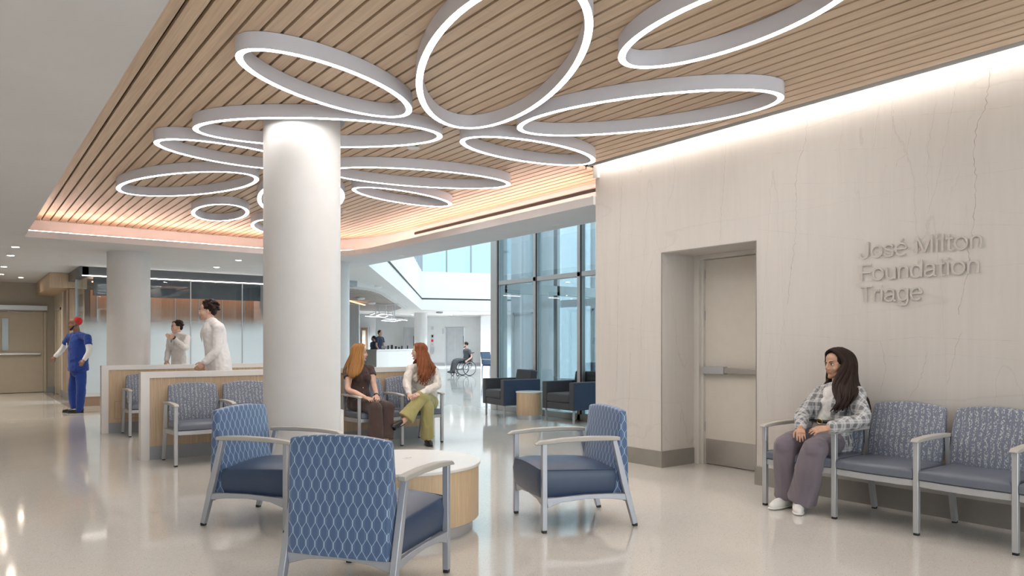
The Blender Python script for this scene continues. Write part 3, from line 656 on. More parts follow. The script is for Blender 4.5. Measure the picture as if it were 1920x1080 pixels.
smoke(PZ(774, 277, ZC), 'white round plate on slatted ceiling under the flat ring light', r=.07, h=.008)

# ---------------------------------------------------------------- columns
def column(c, r, h, label, collar=False):
    t = thing('column', label, 'column', (c.x, c.y, 0))
    b = MB(); b.lathe([(r, 0), (r, h)], 72); b.build('shaft', M['white'], t, smooth='auto')
    if collar:
        n = 48; r2 = r+.035; vs = [(q*cos(2*pi*k/n), q*sin(2*pi*k/n), z) for q, z in ((r+.001, ZC-.012), (r2, ZC-.012), (r2, ZC+.05), (r+.001, ZC+.05)) for k in range(n)]
        b = MB(); b.add(vs, [(i*n+k, i*n+(k+1) % n, ((i+1) % 4)*n+(k+1) % n, ((i+1) % 4)*n+k) for i in range(4) for k in range(n)]); b.build('collar', M['greybase'], t, smooth='auto')
    return t
column(C(-1.869, 6.6), .332, 3.35, 'thick white column in the middle of the waiting area', True)
column(C((241.5-960)/F*13.1, 13.1), .345, ZS, 'white column on the left before the glass room')
column(C((622-960)/F*14.7, 14.7), .345, ZS, 'pale column half hidden behind the right edge of the near column')
column(C((789-960)/F*38.5, 38.5), .335, 2.9, 'white column beside the reception desk, farthest one')
# ---------------------------------------------------------------- lounge chairs round the table
def lounge_chair(label, group):
    t = thing('lounge_chair', label, 'armchair', group=group)
    for s in (-1, 1):
        x = s*.312
        for f in (0, 1):
            b = MB()
            if f == 0: b.bar([(x, -.34, .018), (x, -.34, .615)], [.036, .036], [.038, .036])
            else: b.bar([(x, .345, .018), (x, .262, .32), (x, .185, .618)], .036, [.036, .046, .034])
            lg = b.build('leg', M['chairmetal'], t, bevel=.004)
            yy = -.34 if f == 0 else .348
            b = MB(); b.box(x-.016, x+.016, yy-.016, yy+.016, 0, .02); b.build('foot_glide', M['black'], lg, bevel=.003)
        b = MB(); P = [(-.405, .607, .010), (-.37, .619, .024), (-.2, .632, .030), (0, .636, .032), (.15, .632, .030), (.225, .628, .024)]
        b.bar([(x, p[0], p[1]) for p in P], [.048, .052, .052, .052, .050, .046], [p[2] for p in P]); b.build('armrest', M['arm'], t, bevel=.005)
        b = MB(); P = [(-.322, .205, .065), (-.22, .222, .036), (-.03, .232, .030), (.15, .226, .034), (.275, .212, .046)]
        b.bar([(x, p[0], p[1]) for p in P], .028, [p[2] for p in P]); b.build('side_rail', M['chairmetal'], t, bevel=.003)
    b = MB(); P = [(-.295, .205, .06), (-.18, .225, .034), (0, .234, .028), (.18, .225, .034), (.295, .205, .06)]
    b.bar([(p[0], -.335, p[1]) for p in P], .026, [p[2] for p in P], side=(0, 1, 0)); b.build('front_rail', M['chairmetal'], t, bevel=.003)
    b = MB(); b.bar([(p[0], .285, p[1]) for p in P], .026, [p[2] for p in P], side=(0, 1, 0)); b.build('rear_rail', M['chairmetal'], t, bevel=.003)
    # seat block with a crowned top
    b = MB(); nx, ny = 10, 10; X0, X1, Y0, Y1 = -.292, .292, -.372, .20; vs = []
    for j in range(ny+1):
        for i in range(nx+1):
            a, c = i/nx, j/ny; z = .428+.030*(1-(2*a-1)**4)*(1-(abs(2*c-1))**6)+.018*sin(pi*a)*(1-c*.2)-.02*c
            vs.append((X0+(X1-X0)*a, Y0+(Y1-Y0)*c+(.012*(2*a-1)**2 if j == 0 else 0), z))
    top = len(vs); fs = [(j*(nx+1)+i, j*(nx+1)+i+1, (j+1)*(nx+1)+i+1, (j+1)*(nx+1)+i) for j in range(ny) for i in range(nx)]
    rim = [i for i in range(nx+1)]+[j*(nx+1)+nx for j in range(1, ny+1)]+[ny*(nx+1)+i for i in range(nx-1, -1, -1)]+[j*(nx+1) for j in range(ny-1, 0, -1)]
    rings = [rim]
    for z, o in ((.36, .012), (.28, .006), (.234, -.006)):
        st = len(vs)
        for i in rim:
            x, y = vs[i][0], vs[i][1]; L = sqrt(x*x+(y+.086)**2); vs.append((x*(1+o/.29), (y+.086)*(1+o/.29)-.086, z))
        rings.append(list(range(st, len(vs))))
    n = len(rim)
    for r0, r1 in zip(rings, rings[1:]): fs += [(r0[k], r1[k], r1[(k+1) % n], r0[(k+1) % n]) for k in range(n)]
    fs.append(tuple(rings[-1])[::-1]); b.add(vs, fs); seat = b.build('seat', M['vinyl'], t, smooth='auto', bevel=.008, seg=3)
    b = MB(); pts = [Vector(vs[i])+Vector((0, 0, .0005)) for i in rim[:nx+1+ny]]; b.tube(pts, .0035, 6); b.build('piping', M['vinyl'], seat, smooth=True)
    # wedge back
    b = MB(); L = [(.235, .185, .318, .285), (.40, .200, .312, .287), (.55, .222, .305, .289), (.70, .240, .300, .290), (.78, .249, .298, .289), (.82, .254, .296, .284)]; vs = []; fs = []; n = 9; rows = []
    for z, yf, yb, w in L:
        r = []
        for side in (0, 1):
            for i in range(n):
                a = (i/(n-1) if side == 0 else 1-i/(n-1))*2-1; cr = (.022*(1-a*a) if z > .8 else .014*(1-a*a) if z > .75 else 0)
                bow = .014*(1-a*a); r.append(len(vs)); vs.append((a*w, (yf-bow if side == 0 else yb+bow*.5), z+cr))
        rows.append(r)
    m = 2*n
    for r0, r1 in zip(rows, rows[1:]): fs += [(r0[k], r0[(k+1) % m], r1[(k+1) % m], r1[k]) for k in range(m)]
    fs += [tuple(rows[-1][k] for k in range(m)), tuple(rows[0])[::-1]]
    fs[-2:] = [(rows[-1][i], rows[-1][i+1], rows[-1][m-2-i], rows[-1][m-1-i]) for i in range(n-1)]+[(rows[0][i+1], rows[0][i], rows[0][m-1-i], rows[0][m-2-i]) for i in range(n-1)]
    b.add(vs, fs); b.build('backrest', M['ogee'], t, smooth='auto', bevel=.012, seg=3)
    return t
CG = 'blue patterned armchairs round the drum table'
lc = lounge_chair('blue patterned armchair in the front centre, seen from behind', CG)
def rz_from(d):                                                   # local -y faces along camera-ground direction d
    w_ = C(d[0], d[1]); return atan2(w_.y, w_.x)+pi/2
lc.location = C(-.775, 3.98); lc.rotation_euler = (0, 0, rz_from((.312, .95)))
dup(lc, C(-1.78, 5.485), rz_from((.953, -.303)), 'blue patterned armchair left of the drum table, before the near column')
dup(lc, C(.450, 5.475), rz_from((-.953, -.303)), 'blue patterned armchair right of the drum table, facing left')
# drum table
def drum(name, label, c, R, z, kr, kz, mi, top_t=.022, port=False):
    t = thing(name, label, 'table', (c.x, c.y, 0))
    b = MB(); b.lathe([(R-.004, z-top_t), (R, z-top_t+.004), (R, z-.004), (R-.004, z)], 96); b.build('table_top', M['laminate'], t, smooth='auto')
    b = MB(); b.lathe([(R-.014, kz), (R-.012, kz+.003), (R-.012, z-top_t)], 96); b.build('drum_body', M[mi], t, smooth='auto')
    b = MB(); b.lathe([(kr, 0), (kr, kz)], 72); b.build('plinth', M['alu'], t, smooth='auto')
    if port:
        b = MB(); b.lathe([(.042, z), (.042, z+.002), (.038, z+.003)], 32, (0.09, 0.07)); p_ = b.build('power_port', M['laminate'], t, smooth='auto')
        b = MB(); b.box(.065, .085, .062, .078, z+.003, z+.0035); b.box(.095, .115, .062, .078, z+.003, z+.0035); b.build('socket', M['greybase'], p_)
drum('drum_table', 'round table with white top and maple drum between three armchairs', C(-.78, 5.25), .555, .47, .50, .085, 'woodtable', port=True)
drum('side_table', 'small round maple side table between the two charcoal armchairs', C(.30, 12.78), .235, .475, .215, .075, 'woodtable')

# ---------------------------------------------------------------- beam-mounted waiting seats
PITCH = .588
def bench(n, label, cat, loc, rz):
    t = thing('waiting_bench', label, cat, loc, rz)                # local: +x along the row, +y to the back, origin under the first front leg
    for k in range(n+1):
        x = k*PITCH
        b = MB(); b.bar([(x, 0, .015), (x, 0, .632)], .036, .036); lg = b.build('leg', M['alu'], t, bevel=.004)
        b = MB(); b.box(x-.015, x+.015, -.015, .015, 0, .02); b.build('foot_glide', M['black'], lg)
        b = MB(); b.bar([(x, .585, .015), (x, .50, .36), (x, .475, .632)], .036, [.040, .046, .034]); lg = b.build('leg', M['alu'], t, bevel=.004)
        b = MB(); b.box(x-.015, x+.015, .57, .60, 0, .02); b.build('foot_glide', M['black'], lg)
        b = MB(); P = [(-.045, .634, .010), (-.015, .642, .026), (.15, .650, .030), (.35, .650, .030), (.50, .645, .026)]
        b.bar([(x, p[0], p[1]) for p in P], [.046, .052, .052, .050, .046], [p[2] for p in P]); b.build('armrest', M['arm'], t, bevel=.005)
        b = MB(); b.bar([(x, 0, .352), (x, .49, .34)], .024, .045); b.build('side_rail', M['alu'], t, bevel=.003)
    for k in range(n):
        x0, x1 = k*PITCH+.020, (k+1)*PITCH-.020; xm = (x0+x1)/2
        b = MB(); P = [(x0, 0), (x0+.12, -.016), (xm, -.022), (x1-.12, -.016), (x1, 0)]
        b.bar([(p[0], p[1]+.004, .352) for p in P], .045, .022, side=(0, 0, 1)); b.build('front_rail', M['alu'], t, bevel=.003)
        b = MB(); b.beam((x0, .47, .335), (x1, .47, .335), .03, .045); b.build('rear_rail', M['alu'], t)
        b = MB(); N = 10; vs = []; fs = []
        out = [(x0+(x1-x0)*i/N, -.018-.020*sin(pi*i/N)) for i in range(N+1)]+[(x1, .46), (x0, .46)]
        lay = [(.376, .012), (.384, 0), (.425, 0), (.440, .006), (.449, .022), (.455, .07)]
        for z, ins in lay:
            for px, py in out:
                cx, cy = xm, .22; vs.append((cx+(px-cx)*(1-ins/.28), cy+(py-cy)*(1-ins/.24), z))
        m = len(out)
        for i in range(len(lay)-1): fs += [(i*m+q, i*m+(q+1) % m, i*m+m+(q+1) % m, i*m+m+q) for q in range(m)]
        fs += [tuple(range(m))[::-1], tuple(range((len(lay)-1)*m, len(lay)*m))]
        b.add(vs, fs); b.build('seat', M['vinylgrey'], t, smooth='auto')
        b = MB(); vs = []; fs = []; rows = []; n2 = 9
        for z, yf, yb, w in ((.445, .415, .47, .262), (.55, .425, .497, .270), (.68, .455, .525, .268), (.80, .490, .553, .260), (.835, .502, .558, .252)):
            r = []
            for sd in (0, 1):
                for i in range(n2):
                    a = (i/(n2-1) if sd == 0 else 1-i/(n2-1))*2-1; cr = .028*(1-a*a) if z > .82 else .012*(1-a*a) if z > .75 else 0
                    r.append(len(vs)); vs.append((xm+a*w, (yf+.012*a*a if sd == 0 else yb), z+cr))
            rows.append(r)
        m = 2*n2
        for r0, r1 in zip(rows, rows[1:]): fs += [(r0[q], r0[(q+1) % m], r1[(q+1) % m], r1[q]) for q in range(m)]
        fs += [(rows[-1][i], rows[-1][i+1], rows[-1][m-2-i], rows[-1][m-1-i]) for i in range(n2-1)]+[(rows[0][i+1], rows[0][i], rows[0][m-1-i], rows[0][m-2-i]) for i in range(n2-1)]
        b.add(vs, fs); b.build('backrest', M['vines'], t, smooth='auto', bevel=.010, seg=3)
    return t
bench(4, 'row of slate blue waiting seats against the marble wall', 'waiting seats', (5.20, 3.555, 0), -pi/2)
bench(3, 'row of waiting seats on the left half of the near partition', 'waiting seats', (1.827, 8.36, 0), 0)
bench(2, 'two-seat row under the two seated women', 'waiting seats', (3.915, 8.36, 0), 0)
bench(2, 'waiting seats at the rear partition, one end showing at its left', 'waiting seats', (1.90, 11.40, 0), 0)
# ---------------------------------------------------------------- half-height partitions
def partition(x0, x1, v, label, access=False):
    t = thing('partition', label, 'partition', ((x0+x1)/2, v+.06, 0)); W = (x1-x0)/2; T = .06; H = .98
    b = MB(); b.box(-W, -W+.09, -T, T, 0, H-.065); b.box(W-.09, W, -T, T, 0, H-.065); b.box(-W, W, -T, T, H-.065, H); b.build('frame', M['laminate'], t)
    b = MB(); b.box(-W+.09, W-.09, -T+.012, T-.012, .15, H-.065); b.build('oak_panel', M['woodwall'], t)
    b = MB(); b.box(-W+.09, W-.09, -T+.004, T-.004, 0, .15); b.build('kickboard', M['greybase'], t)
    if access:
        b = MB(); n = .003
        for q in ((-W+.17, -W+.175, .20, .46), (-W+.17, -W+.50, .20, .205), (-W+.17, -W+.50, .455, .46), (-W+.495, -W+.50, .20, .46)): b.box(q[0], q[1], -T+.010, -T+.012, q[2], q[3])
        b.build('access_panel', M['woodpanel'], t)
partition(1.61, 5.38, 9.02, 'oak partition with white edge behind the two seated women')
partition(1.64, 4.82, 12.06, 'rear oak partition with white edge, nearer the glass room', True)
b = MB(); p = C((648-960)/F*7.55, 7.55); b.box(p.x-.42, p.x-.02, p.y+.0, p.y+.30, 0, .625); tag(b.build('low_cabinet', M['laminate'], bevel=.004), 'low white cabinet tucked behind the near column', 'cabinet')
# ---------------------------------------------------------------- charcoal club chairs at the glass
def club(label, loc, rz):
    t = thing('club_chair', label, 'armchair', loc, rz, 'charcoal club chairs by the glass wall'); W, D = .39, .38
    for s in (-1, 1):
        b = MB(); b.box(min(s*W, s*(W-.11)), max(s*W, s*(W-.11)), -D, D, .21, .665)
        arm_ = b.build('arm', [M['charcoal']], t, bevel=.014, seg=3)
        b = MB(); b.box(min(s*W, s*(W+.006)), max(s*W, s*(W+.006)), -D+.012, D-.012, .222, .653); b.build('blue_lit_side', M['navy_and_bluelit'], arm_, label='outer side with bluish light put into its colour')  # bluish light on the outer sides put into navy panels
    b = MB(); b.box(-W+.112, W-.112, -D+.01, D-.02, .21, .325); b.build('seat_base', M['charcoal'], t, bevel=.012)
    b = MB(); b.box(-W+.114, W-.114, -D-.005, D-.2, .33, .475); b.build('seat_cushion', M['charcoal'], t, bevel=.03, seg=4)
    b = MB(); b.beam((0, .27, .36), (0, .34, .82), W*2-.23, .14, up=(0, 1, 0)); b.build('back_cushion', M['charcoal'], t, bevel=.03, seg=4)
    b = MB(); b.box(-W+.05, W-.05, D-.02, D+.02, .21, .66); b.build('back_panel', M['charcoal'], t, bevel=.01)
    for x in (-W+.05, W-.05):
        for y in (-D+.05, D-.04):
            b = MB(); b.beam((x, y, 0), (x, y, .21), .028, .028); b.build('leg', M['alu'], t)
cc = C(-.14, 12.89); d1 = Vector((-.44, .897))
def club_at(near, wd_, label):                                    # near = near front foot, wd_ = direction to the other front foot (camera ground)
    w_ = Vector(wd_).normalized(); f = Vector((-w_.y, w_.x)) ; f = f if f.x < 0 else -f
    c = Vector(near)+w_*.34-f*.33; club(label, C(c.x, c.y), rz_from(f))
club_at((-.13, 12.95), (-.50, .866), 'charcoal club chair left of the small side table')
club_at((1.0, 12.0), (-.62, .79), 'charcoal club chair right of the small side table, cut by the marble wall')
# ---------------------------------------------------------------- wall lettering
t = thing('wall_sign', 'raised lettering naming the triage on the marble wall', 'sign', (UW, 2.7, 1.8))
def arcp(cx, cy, rx, ry, a0, a1, n=12): return [(cx+rx*cos(radians(a0+(a1-a0)*k/n)), cy+ry*sin(radians(a0+(a1-a0)*k/n))) for k in range(n+1)]
def smoothp(P):
    out = []
    for i in range(len(P)-1):
        p0, p1, p2, p3 = P[max(i-1, 0)], P[i], P[i+1], P[min(i+2, len(P)-1)]
        for k in range(4):
            t_ = k/4; out.append(tuple(.5*(2*p1[c]+(p2[c]-p0[c])*t_+(2*p0[c]-5*p1[c]+4*p2[c]-p3[c])*t_**2+(3*p1[c]-p0[c]-3*p2[c]+p3[c])*t_**3) for c in (0, 1)))
    return out+[P[-1]]
E_ = [[(.07, .385), (.585, .385)], arcp(.33, .36, .265, .345, 4, 318, 22)]
GLY = {'J': (.62, [[(.48, 1), (.48, .30)]+arcp(.275, .28, .205, .265, 0, -180)[1:]+[(.07, .34)]]), 'o': (.67, [arcp(.33, .36, .27, .345, 0, 360, 24)]),
 's': (.59, [smoothp([(.50, .53), (.43, .66), (.28, .705), (.13, .65), (.10, .54), (.17, .44), (.31, .38), (.46, .30), (.51, .19), (.44, .06), (.28, .015), (.12, .06), (.06, .20)])]),
 'e': (.66, E_), '\u00e9': (.66, E_+[[(.28, .83), (.42, 1.0)]]), ' ': (.33, []), 'M': (.93, [[(.10, 0), (.10, 1)], [(.12, .96), (.46, .04)], [(.46, .04), (.80, .96)], [(.82, 0), (.82, 1)]]),
 'i': (.26, [[(.13, 0), (.13, .71)], [(.13, .87), (.13, 1)]]), 'l': (.26, [[(.13, 0), (.13, 1)]]), 't': (.37, [smoothp([(.17, .92), (.17, .5), (.17, .14), (.22, .03), (.35, .015)]), [(.03, .67), (.34, .67)]]),
 'n': (.64, [[(.11, 0), (.11, .71)], arcp(.32, .44, .21, .245, 180, 0)+[(.53, 0)]]), 'F': (.66, [[(.11, 0), (.11, 1)], [(.13, .95), (.63, .95)], [(.13, .50), (.56, .50)]]),
 'u': (.64, [[(.11, .71), (.11, .27)]+arcp(.31, .27, .20, .25, 180, 360)[1:], [(.53, .71), (.53, 0)]]), 'd': (.68, [arcp(.31, .36, .245, .345, 0, 360, 22), [(.57, 0), (.57, 1)]]),
 'a': (.64, [smoothp([(.09, .52), (.15, .66), (.30, .705), (.44, .66), (.49, .54), (.49, .30), (.49, .10), (.54, .02), (.61, .02)]), smoothp([(.48, .42), (.38, .385), (.20, .35), (.08, .27), (.06, .16), (.12, .05), (.26, .015), (.40, .07), (.48, .20)])]),
 'T': (.66, [[(.02, .95), (.66, .95)], [(.34, 0), (.34, .93)]]), 'r': (.39, [[(.11, 0), (.11, .71)], smoothp([(.12, .44), (.17, .60), (.26, .68), (.38, .68)])]),
 'g': (.67, [arcp(.31, .37, .24, .335, 0, 360, 22), smoothp([(.56, .71), (.56, .3), (.56, -.05), (.49, -.20), (.35, -.255), (.19, -.24), (.09, -.13)])])}
ms = simple('sign_letters', (.52, .48, .45), .45); H_ = .132
for s_, x0, x1, zb in (('Jos\u00e9 Milton', 3.142, 2.225, 1.988), ('Foundation', 3.135, 2.245, 1.808), ('Triage', 3.135, 2.64, 1.634)):
    adv = sum(GLY[c][0] for c in s_); kx = (x0-x1)/adv; X_ = 0
    for c in s_:
        if GLY[c][1]:
            b = MB()
            for si, st in enumerate(GLY[c][1]): b.bar([(-.0125-.0006*si, x0-2.7-(X_+p[0])*kx, zb-1.8+p[1]*H_) for p in st], .009, .0145, side=(1, 0, 0))
            b.build('letter', ms, t)
        X_ += GLY[c][0]
# ---------------------------------------------------------------- reception and far lobby
Rz = -atan2(CU, CV)
t = thing('reception_desk', 'curved white reception desk behind the seated women', 'desk', C(-5.0, 28.6), 0)
out = [(-6.6, 29.6), (-5.09, 27.8), (-4.75, 28.4), (-4.45, 29.2), (-4.25, 30.0), (-4.10, 31.0), (-4.05, 32.2)]
ins = [(x-.45, y+.30) for x, y in out]
def pl(pts): return [tuple((C(x, y)-t.location).xy) for x, y in pts]
b = MB(); b.prism(pl(out[0:2]+[ins[1], ins[0]]), .0, 1.03); b.build('return_panel', simple('shaded_laminate', (.50, .51, .53), .4), t)  # shade on the desk's left side put into its grey colour
b = MB()
for i in range(1, len(out)-1): b.prism(pl([out[i], out[i+1], ins[i+1], ins[i]]), 0, 1.03)
b.build('front_panel', M['laminate'], t)
b = MB()
for i in range(0, len(out)-1): b.prism(pl([(out[i][0]+.02, out[i][1]-.02), (out[i+1][0]+.02, out[i+1][1]-.02), ins[i+1], ins[i]]), 1.03, 1.07)
b.build('counter_top', M['laminate'], t)
for i, (x, w_, h_, lb) in enumerate(((719, .22, .13, 'grey monitor back leftmost on the reception counter'), (726.5, .07, .15, 'black desk phone beside the grey monitor'), (733.5, .09, .17, 'tallest dark desk item in the middle of the reception counter'),
        (741, .08, .12, 'dark terminal right of the tallest desk item'), (747, .06, .09, 'small black box low on the reception counter'), (752.5, .05, .13, 'slim dark handset toward the right of the counter'), (763, .05, .14, 'rightmost slim black item on the reception counter'))):
    Y = 28.4+.065*(x-712) ; p = C((x-960)/F*Y, Y+.18, 1.07); tt = thing('desk_device', lb, 'desk device', p, Rz, 'devices along the reception counter')
    b = MB(); b.box(-w_/2, w_/2, -.02, .02, .03, h_); b.build('screen', M['greybase'] if i == 0 else M['screen'], tt, bevel=.004)
    b = MB(); b.box(-.03, .03, -.04, .04, 0, .03); b.build('stand', M['screen'], tt)
b = MB(); poly = [C(-7.5, 22), C(-4.6, 19.2), C(-3.95, 22), C(-4.35, 30.5), C(-8.5, 32)]
poly = [PZ(640, 533, 2.80), PZ(700, 541, 2.80), PZ(722, 549, 2.80), PZ(763, 579, 2.80), PZ(740, 586, 2.80), C(-9.5, 31.5), C(-9.5, 24)]
b.prism([tuple(p.xy) for p in poly], 2.80, 2.9); struct(b.build('ceiling.005', M['white']))
cx_ = sum((p.x for p in poly))/len(poly); cy_ = sum((p.y for p in poly))/len(poly)
inn = [Vector((cx_+(p.x-cx_)*.86, cy_+(p.y-cy_)*.86)) for p in poly]
b = MB(); bmn = min(p.x for p in inn); bmx = max(p.x for p in inn); x = bmn+.05
def span(x, P):
    ys = []
    for p, q in zip(P, P[1:]+P[:1]):
        if (p.x-x)*(q.x-x) < 0: ys.append(p.y+(q.y-p.y)*(x-p.x)/(q.x-p.x))
    return (min(ys), max(ys)) if len(ys) >= 2 else None
while x < bmx:
    s_ = span(x, inn)
    if s_ and s_[1]-s_[0] > .2: b.box(x-.07, x+.07, s_[0], s_[1], 2.775, 2.798)
    x += .2
struct(b.build('ceiling.006', simple('grey_slats', (.40, .35, .32), .5)))
b = MB()
p0, p1 = PY(655, 560, 25.5), PY(674, 560, 25.5); n = 14
wallseg(p0, p1, .1, 0, 2.62, b)
for i in range(n):
    q = p0.lerp(p1, (i+.5)/n); b.beam((q.x, q.y, 0), (q.x, q.y, 2.62), .016, .16, up=(CU, CV, 0))
struct(b.build('wall_ribbed', M['white']))
b = MB(); q = PY(661, 566, 25.3); b.beam(PY(655, 564, 25.3), PY(684, 572, 26.8), .05, .03); tag(b.build('cove_light', emit('orange_led', (1, .36, .10, 1), 2.2)), 'orange light line above the ribbed wall by reception', 'light')
b = MB(); wallseg(PY(676, 640, 40), PY(691, 640, 40), .1, 0, 2.9, b); wallseg(PY(691, 640, 40), PY(704, 640, 40), .1, 0, 2.9, b)
struct(b.build('wall_reception', simple('grey_white_wall', (.52, .53, .54), .6)))
b = MB(); wallseg(PY(675.5, 640, 39.8), PY(690, 640, 39.8), .1, 0, 2.15, b); struct(b.build('door_4', M['woodpanel']))
b = MB(); wallseg(PY(674.5, 640, 39.7), PY(676, 640, 39.7), .1, 0, 2.2, b); wallseg(PY(689.5, 640, 39.7), PY(691, 640, 39.7), .1, 0, 2.2, b); wallseg(PY(674.5, 640, 39.7), PY(691, 640, 39.7), .1, 2.15, 2.22, b); struct(b.build('trim_17', M['alu']))
b = MB(); wallseg(PY(679, 640, 39.6), PY(685, 640, 39.6), .06, 0.02, 2.0, b); struct(b.build('door_5', M['cream']))
elevator(PY(756.5, 640, 43.8).dot(Vector((CV, -CU, 0))), PY(776.5, 640, 43.8).dot(Vector((CV, -CU, 0))), 43.8, 'brushed steel elevator door just left of the far white column')
def wall_plate(px0, px1, py0, py1, label, m='screen', name='wall_panel_sign', cat='sign', Y=44.45):
    b = MB(); a, c = PY(px0, py0, Y), PY(px1, py1, Y); wallseg((a.x, a.y), (c.x, c.y), .05, c.z, a.z, b); tag(b.build(name, M[m]), label, cat)
wall_plate(808.5, 812.5, 612, 618, 'small grey notice highest in the column of plates on the far wall', 'alu')
wall_plate(809, 812.5, 628, 632.5, 'black square call screen among the plates on the far wall')
wall_plate(808.5, 812.5, 636.5, 641, 'red and white round sign plate on the far wall', 'red')
wall_plate(809.5, 811.5, 643.5, 647.5, 'slim grey switch plate on the far wall', 'alu')
wall_plate(809, 812, 650, 664, 'tall grey call plate lowest on the far wall', 'alu')
wall_plate(829.5, 832, 616, 626, 'pale tall notice left of the steel elevator', 'greybase' if 0 else 'alu')
b = MB(); wallseg(PY(905, 580, 41.2), PY(930, 580, 41.2), .5, 2.78, 2.9, b); struct(b.build('trim_18', M['white']))
smoke(PZ(824, 584.5, 2.9), 'dark round camera dome on the soffit before the elevators', r=.17, h=.1, m='greybase')
for (x, y), lb in (((707, 536), 'oblong speaker plate on the ceiling over reception'), ((676, 558), 'small round sensor under the reception ceiling'), ((697, 567), 'white round detector under the reception slats')):
    smoke(PZ(x, y, 2.9 if y < 540 else 2.77), lb, r=.14, h=.07)
b = MB(); q = PY(660, 529, 19); b.add([], []); b.box(q.x-.25, q.x+.10, q.y-.1, q.y+.2, 2.76, 2.9); tag(b.build('ceiling_box', M['greybase']), 'grey box hanging under the ceiling beside the pale column', 'ceiling box')
# pendant of thin zigzag light bars
t = thing('pendant_light', 'zigzag pendant of thin light bars hanging over the reception desk', 'pendant light', PY(728, 590, 27.5), Rz)
def pv(px, py, dY=0): return Matrix.Rotation(-Rz, 4, 'Z') @ (PY(px, py, 27.5+dY)-t.location)
for a, c in (((685, 591.5, 0), (722, 593.5, .2)), ((722, 593.5, .2), (728, 590, .9)), ((691, 590.5, .5), (702, 586.5, 1.2)), ((707, 590, -.2), (717, 587, .7)), ((717, 587, .7), (737, 589.5, .9)), ((716, 599.5, -.4), (740, 601.5, 0)), ((716, 599.5, -.4), (732, 597.5, .9)), ((740, 601, 0), (757, 597.5, .8)), ((732, 597, .9), (762, 599, .6)), ((757, 597.5, .8), (763, 599.5, .4))):
    b = MB(); b.beam(pv(*a), pv(*c), .035, .05); bar_ = b.build('light_bar', M['alu'], t)
    b = MB(); dd = Vector((0, 0, -.028)); b.beam(pv(*a)+dd, pv(*c)+dd, .03, .012); b.build('diffuser', M['ledwhite'], bar_)
for px, py, y0, dy in ((704.5, 592, 563, .2), (711, 588, 567, .4), (722.5, 592, 563, .3), (728, 594, 566, .6), (736.5, 599, 571, .2), (740, 599, 573, .5)):
    b = MB(); a = pv(px, py, dy); cc_ = a.copy(); cc_.z = 2.765-t.location.z; b.tube([a, cc_], .014, 8); b.ell(cc_, (.16, .10, .02)); b.build('suspension_rod', M['alu'], t)
# blue chair and low wall by the far lobby
t = thing('lobby_chair', 'small blue chair far off at the end of the glass wall', 'chair', C((921-960)/F*31, 31.0), Rz+.9)
b = MB(); b.box(-.28, .28, -.28, .25, .36, .46); b.build('seat', M['navy_and_bluelit'], t, bevel=.03)
b = MB(); b.beam((0, .24, .42), (0, .33, .95), .56, .09, up=(0, 1, 0)); b.build('backrest', simple('blue_fabric', (.06, .095, .15), .7), t, bevel=.02)
for x in (-.26, .26):
    for y in (-.26, .28): b = MB(); b.beam((x, y, 0), (x, y*.9, .62 if y < 0 else .40), .04, .04); b.build('leg', M['chairmetal'], t)
    b = MB(); b.beam((x, -.28, .63), (x, .28, .64), .05, .03); b.build('armrest', M['arm'], t)
t = thing('lobby_chair', 'blue armchair dimly seen through the glass beside the marble wall', 'chair', C((1107-960)/F*17.2, 17.2), -.8)
b = MB(); b.box(-.3, .3, -.3, .3, .2, .46); b.build('seat', M['navy_and_bluelit'], t, bevel=.03)
b = MB(); b.beam((0, .27, .40), (0, .33, .85), .6, .1, up=(0, 1, 0)); b.build('backrest', M['navy_and_bluelit'], t, bevel=.02)
for x in (-.26, .26):
    for y in (-.26, .26): b = MB(); b.beam((x, y, 0), (x, y, .2), .04, .04); b.build('leg', M['chairmetal'], t)
column(C((1032-960)/F*20.5, 20.5), .30, 6.2, 'pale round column seen through the tall glass wall')
# ---------------------------------------------------------------- people
def soft(mb, name, mat, root, vox=.007, it=6, folds=0., fs=9., seed=0, fdir=(1, 1, 1)):
    me = bpy.data.meshes.new('tmp'); me.from_pydata([tuple(q) for q in mb.v], [], mb.f)
    o = bpy.data.objects.new('tmp', me); COL.objects.link(o)
    m = o.modifiers.new('r', 'REMESH'); m.mode = 'VOXEL'; m.voxel_size = vox; m.adaptivity = 0
    if it: m = o.modifiers.new('s', 'SMOOTH'); m.iterations = it; m.factor = .5
    inv = Matrix.LocRotScale(root.location, root.rotation_euler, None).inverted()
    out = bpy.data.meshes.new_from_object(o.evaluated_get(bpy.context.evaluated_depsgraph_get())); bpy.data.objects.remove(o)
    if folds:
        ns = [v.normal.copy() for v in out.vertices]
        for v, n in zip(out.vertices, ns):
            c = v.co; q = Vector((c.x*fs*fdir[0], c.y*fs*fdir[1], c.z*fs*fdir[2]))+Vector((seed, seed*2, 0))
            w_ = noise.noise(q)+.45*noise.noise(q*2.3); r = 1-abs(w_)*2; v.co = c+n*folds*(r*.8-.25)
    for v in out.vertices: v.co = inv @ v.co
    out.name = name; out.materials.clear(); out.materials.append(mat); boxuv(out)
    out.polygons.foreach_set('use_smooth', [True]*len(out.polygons)); out.update()
    o = bpy.data.objects.new(name, out); COL.objects.link(o); o.parent = root; return o
def frame(fwd, up=(0, 0, 1)):
    f = Vector(fwd).normalized(); r = f.cross(Vector(up)).normalized(); u = r.cross(f)
    return Matrix((r, f, u)).transposed()                          # local x = the figure's right, y = forward, z = up
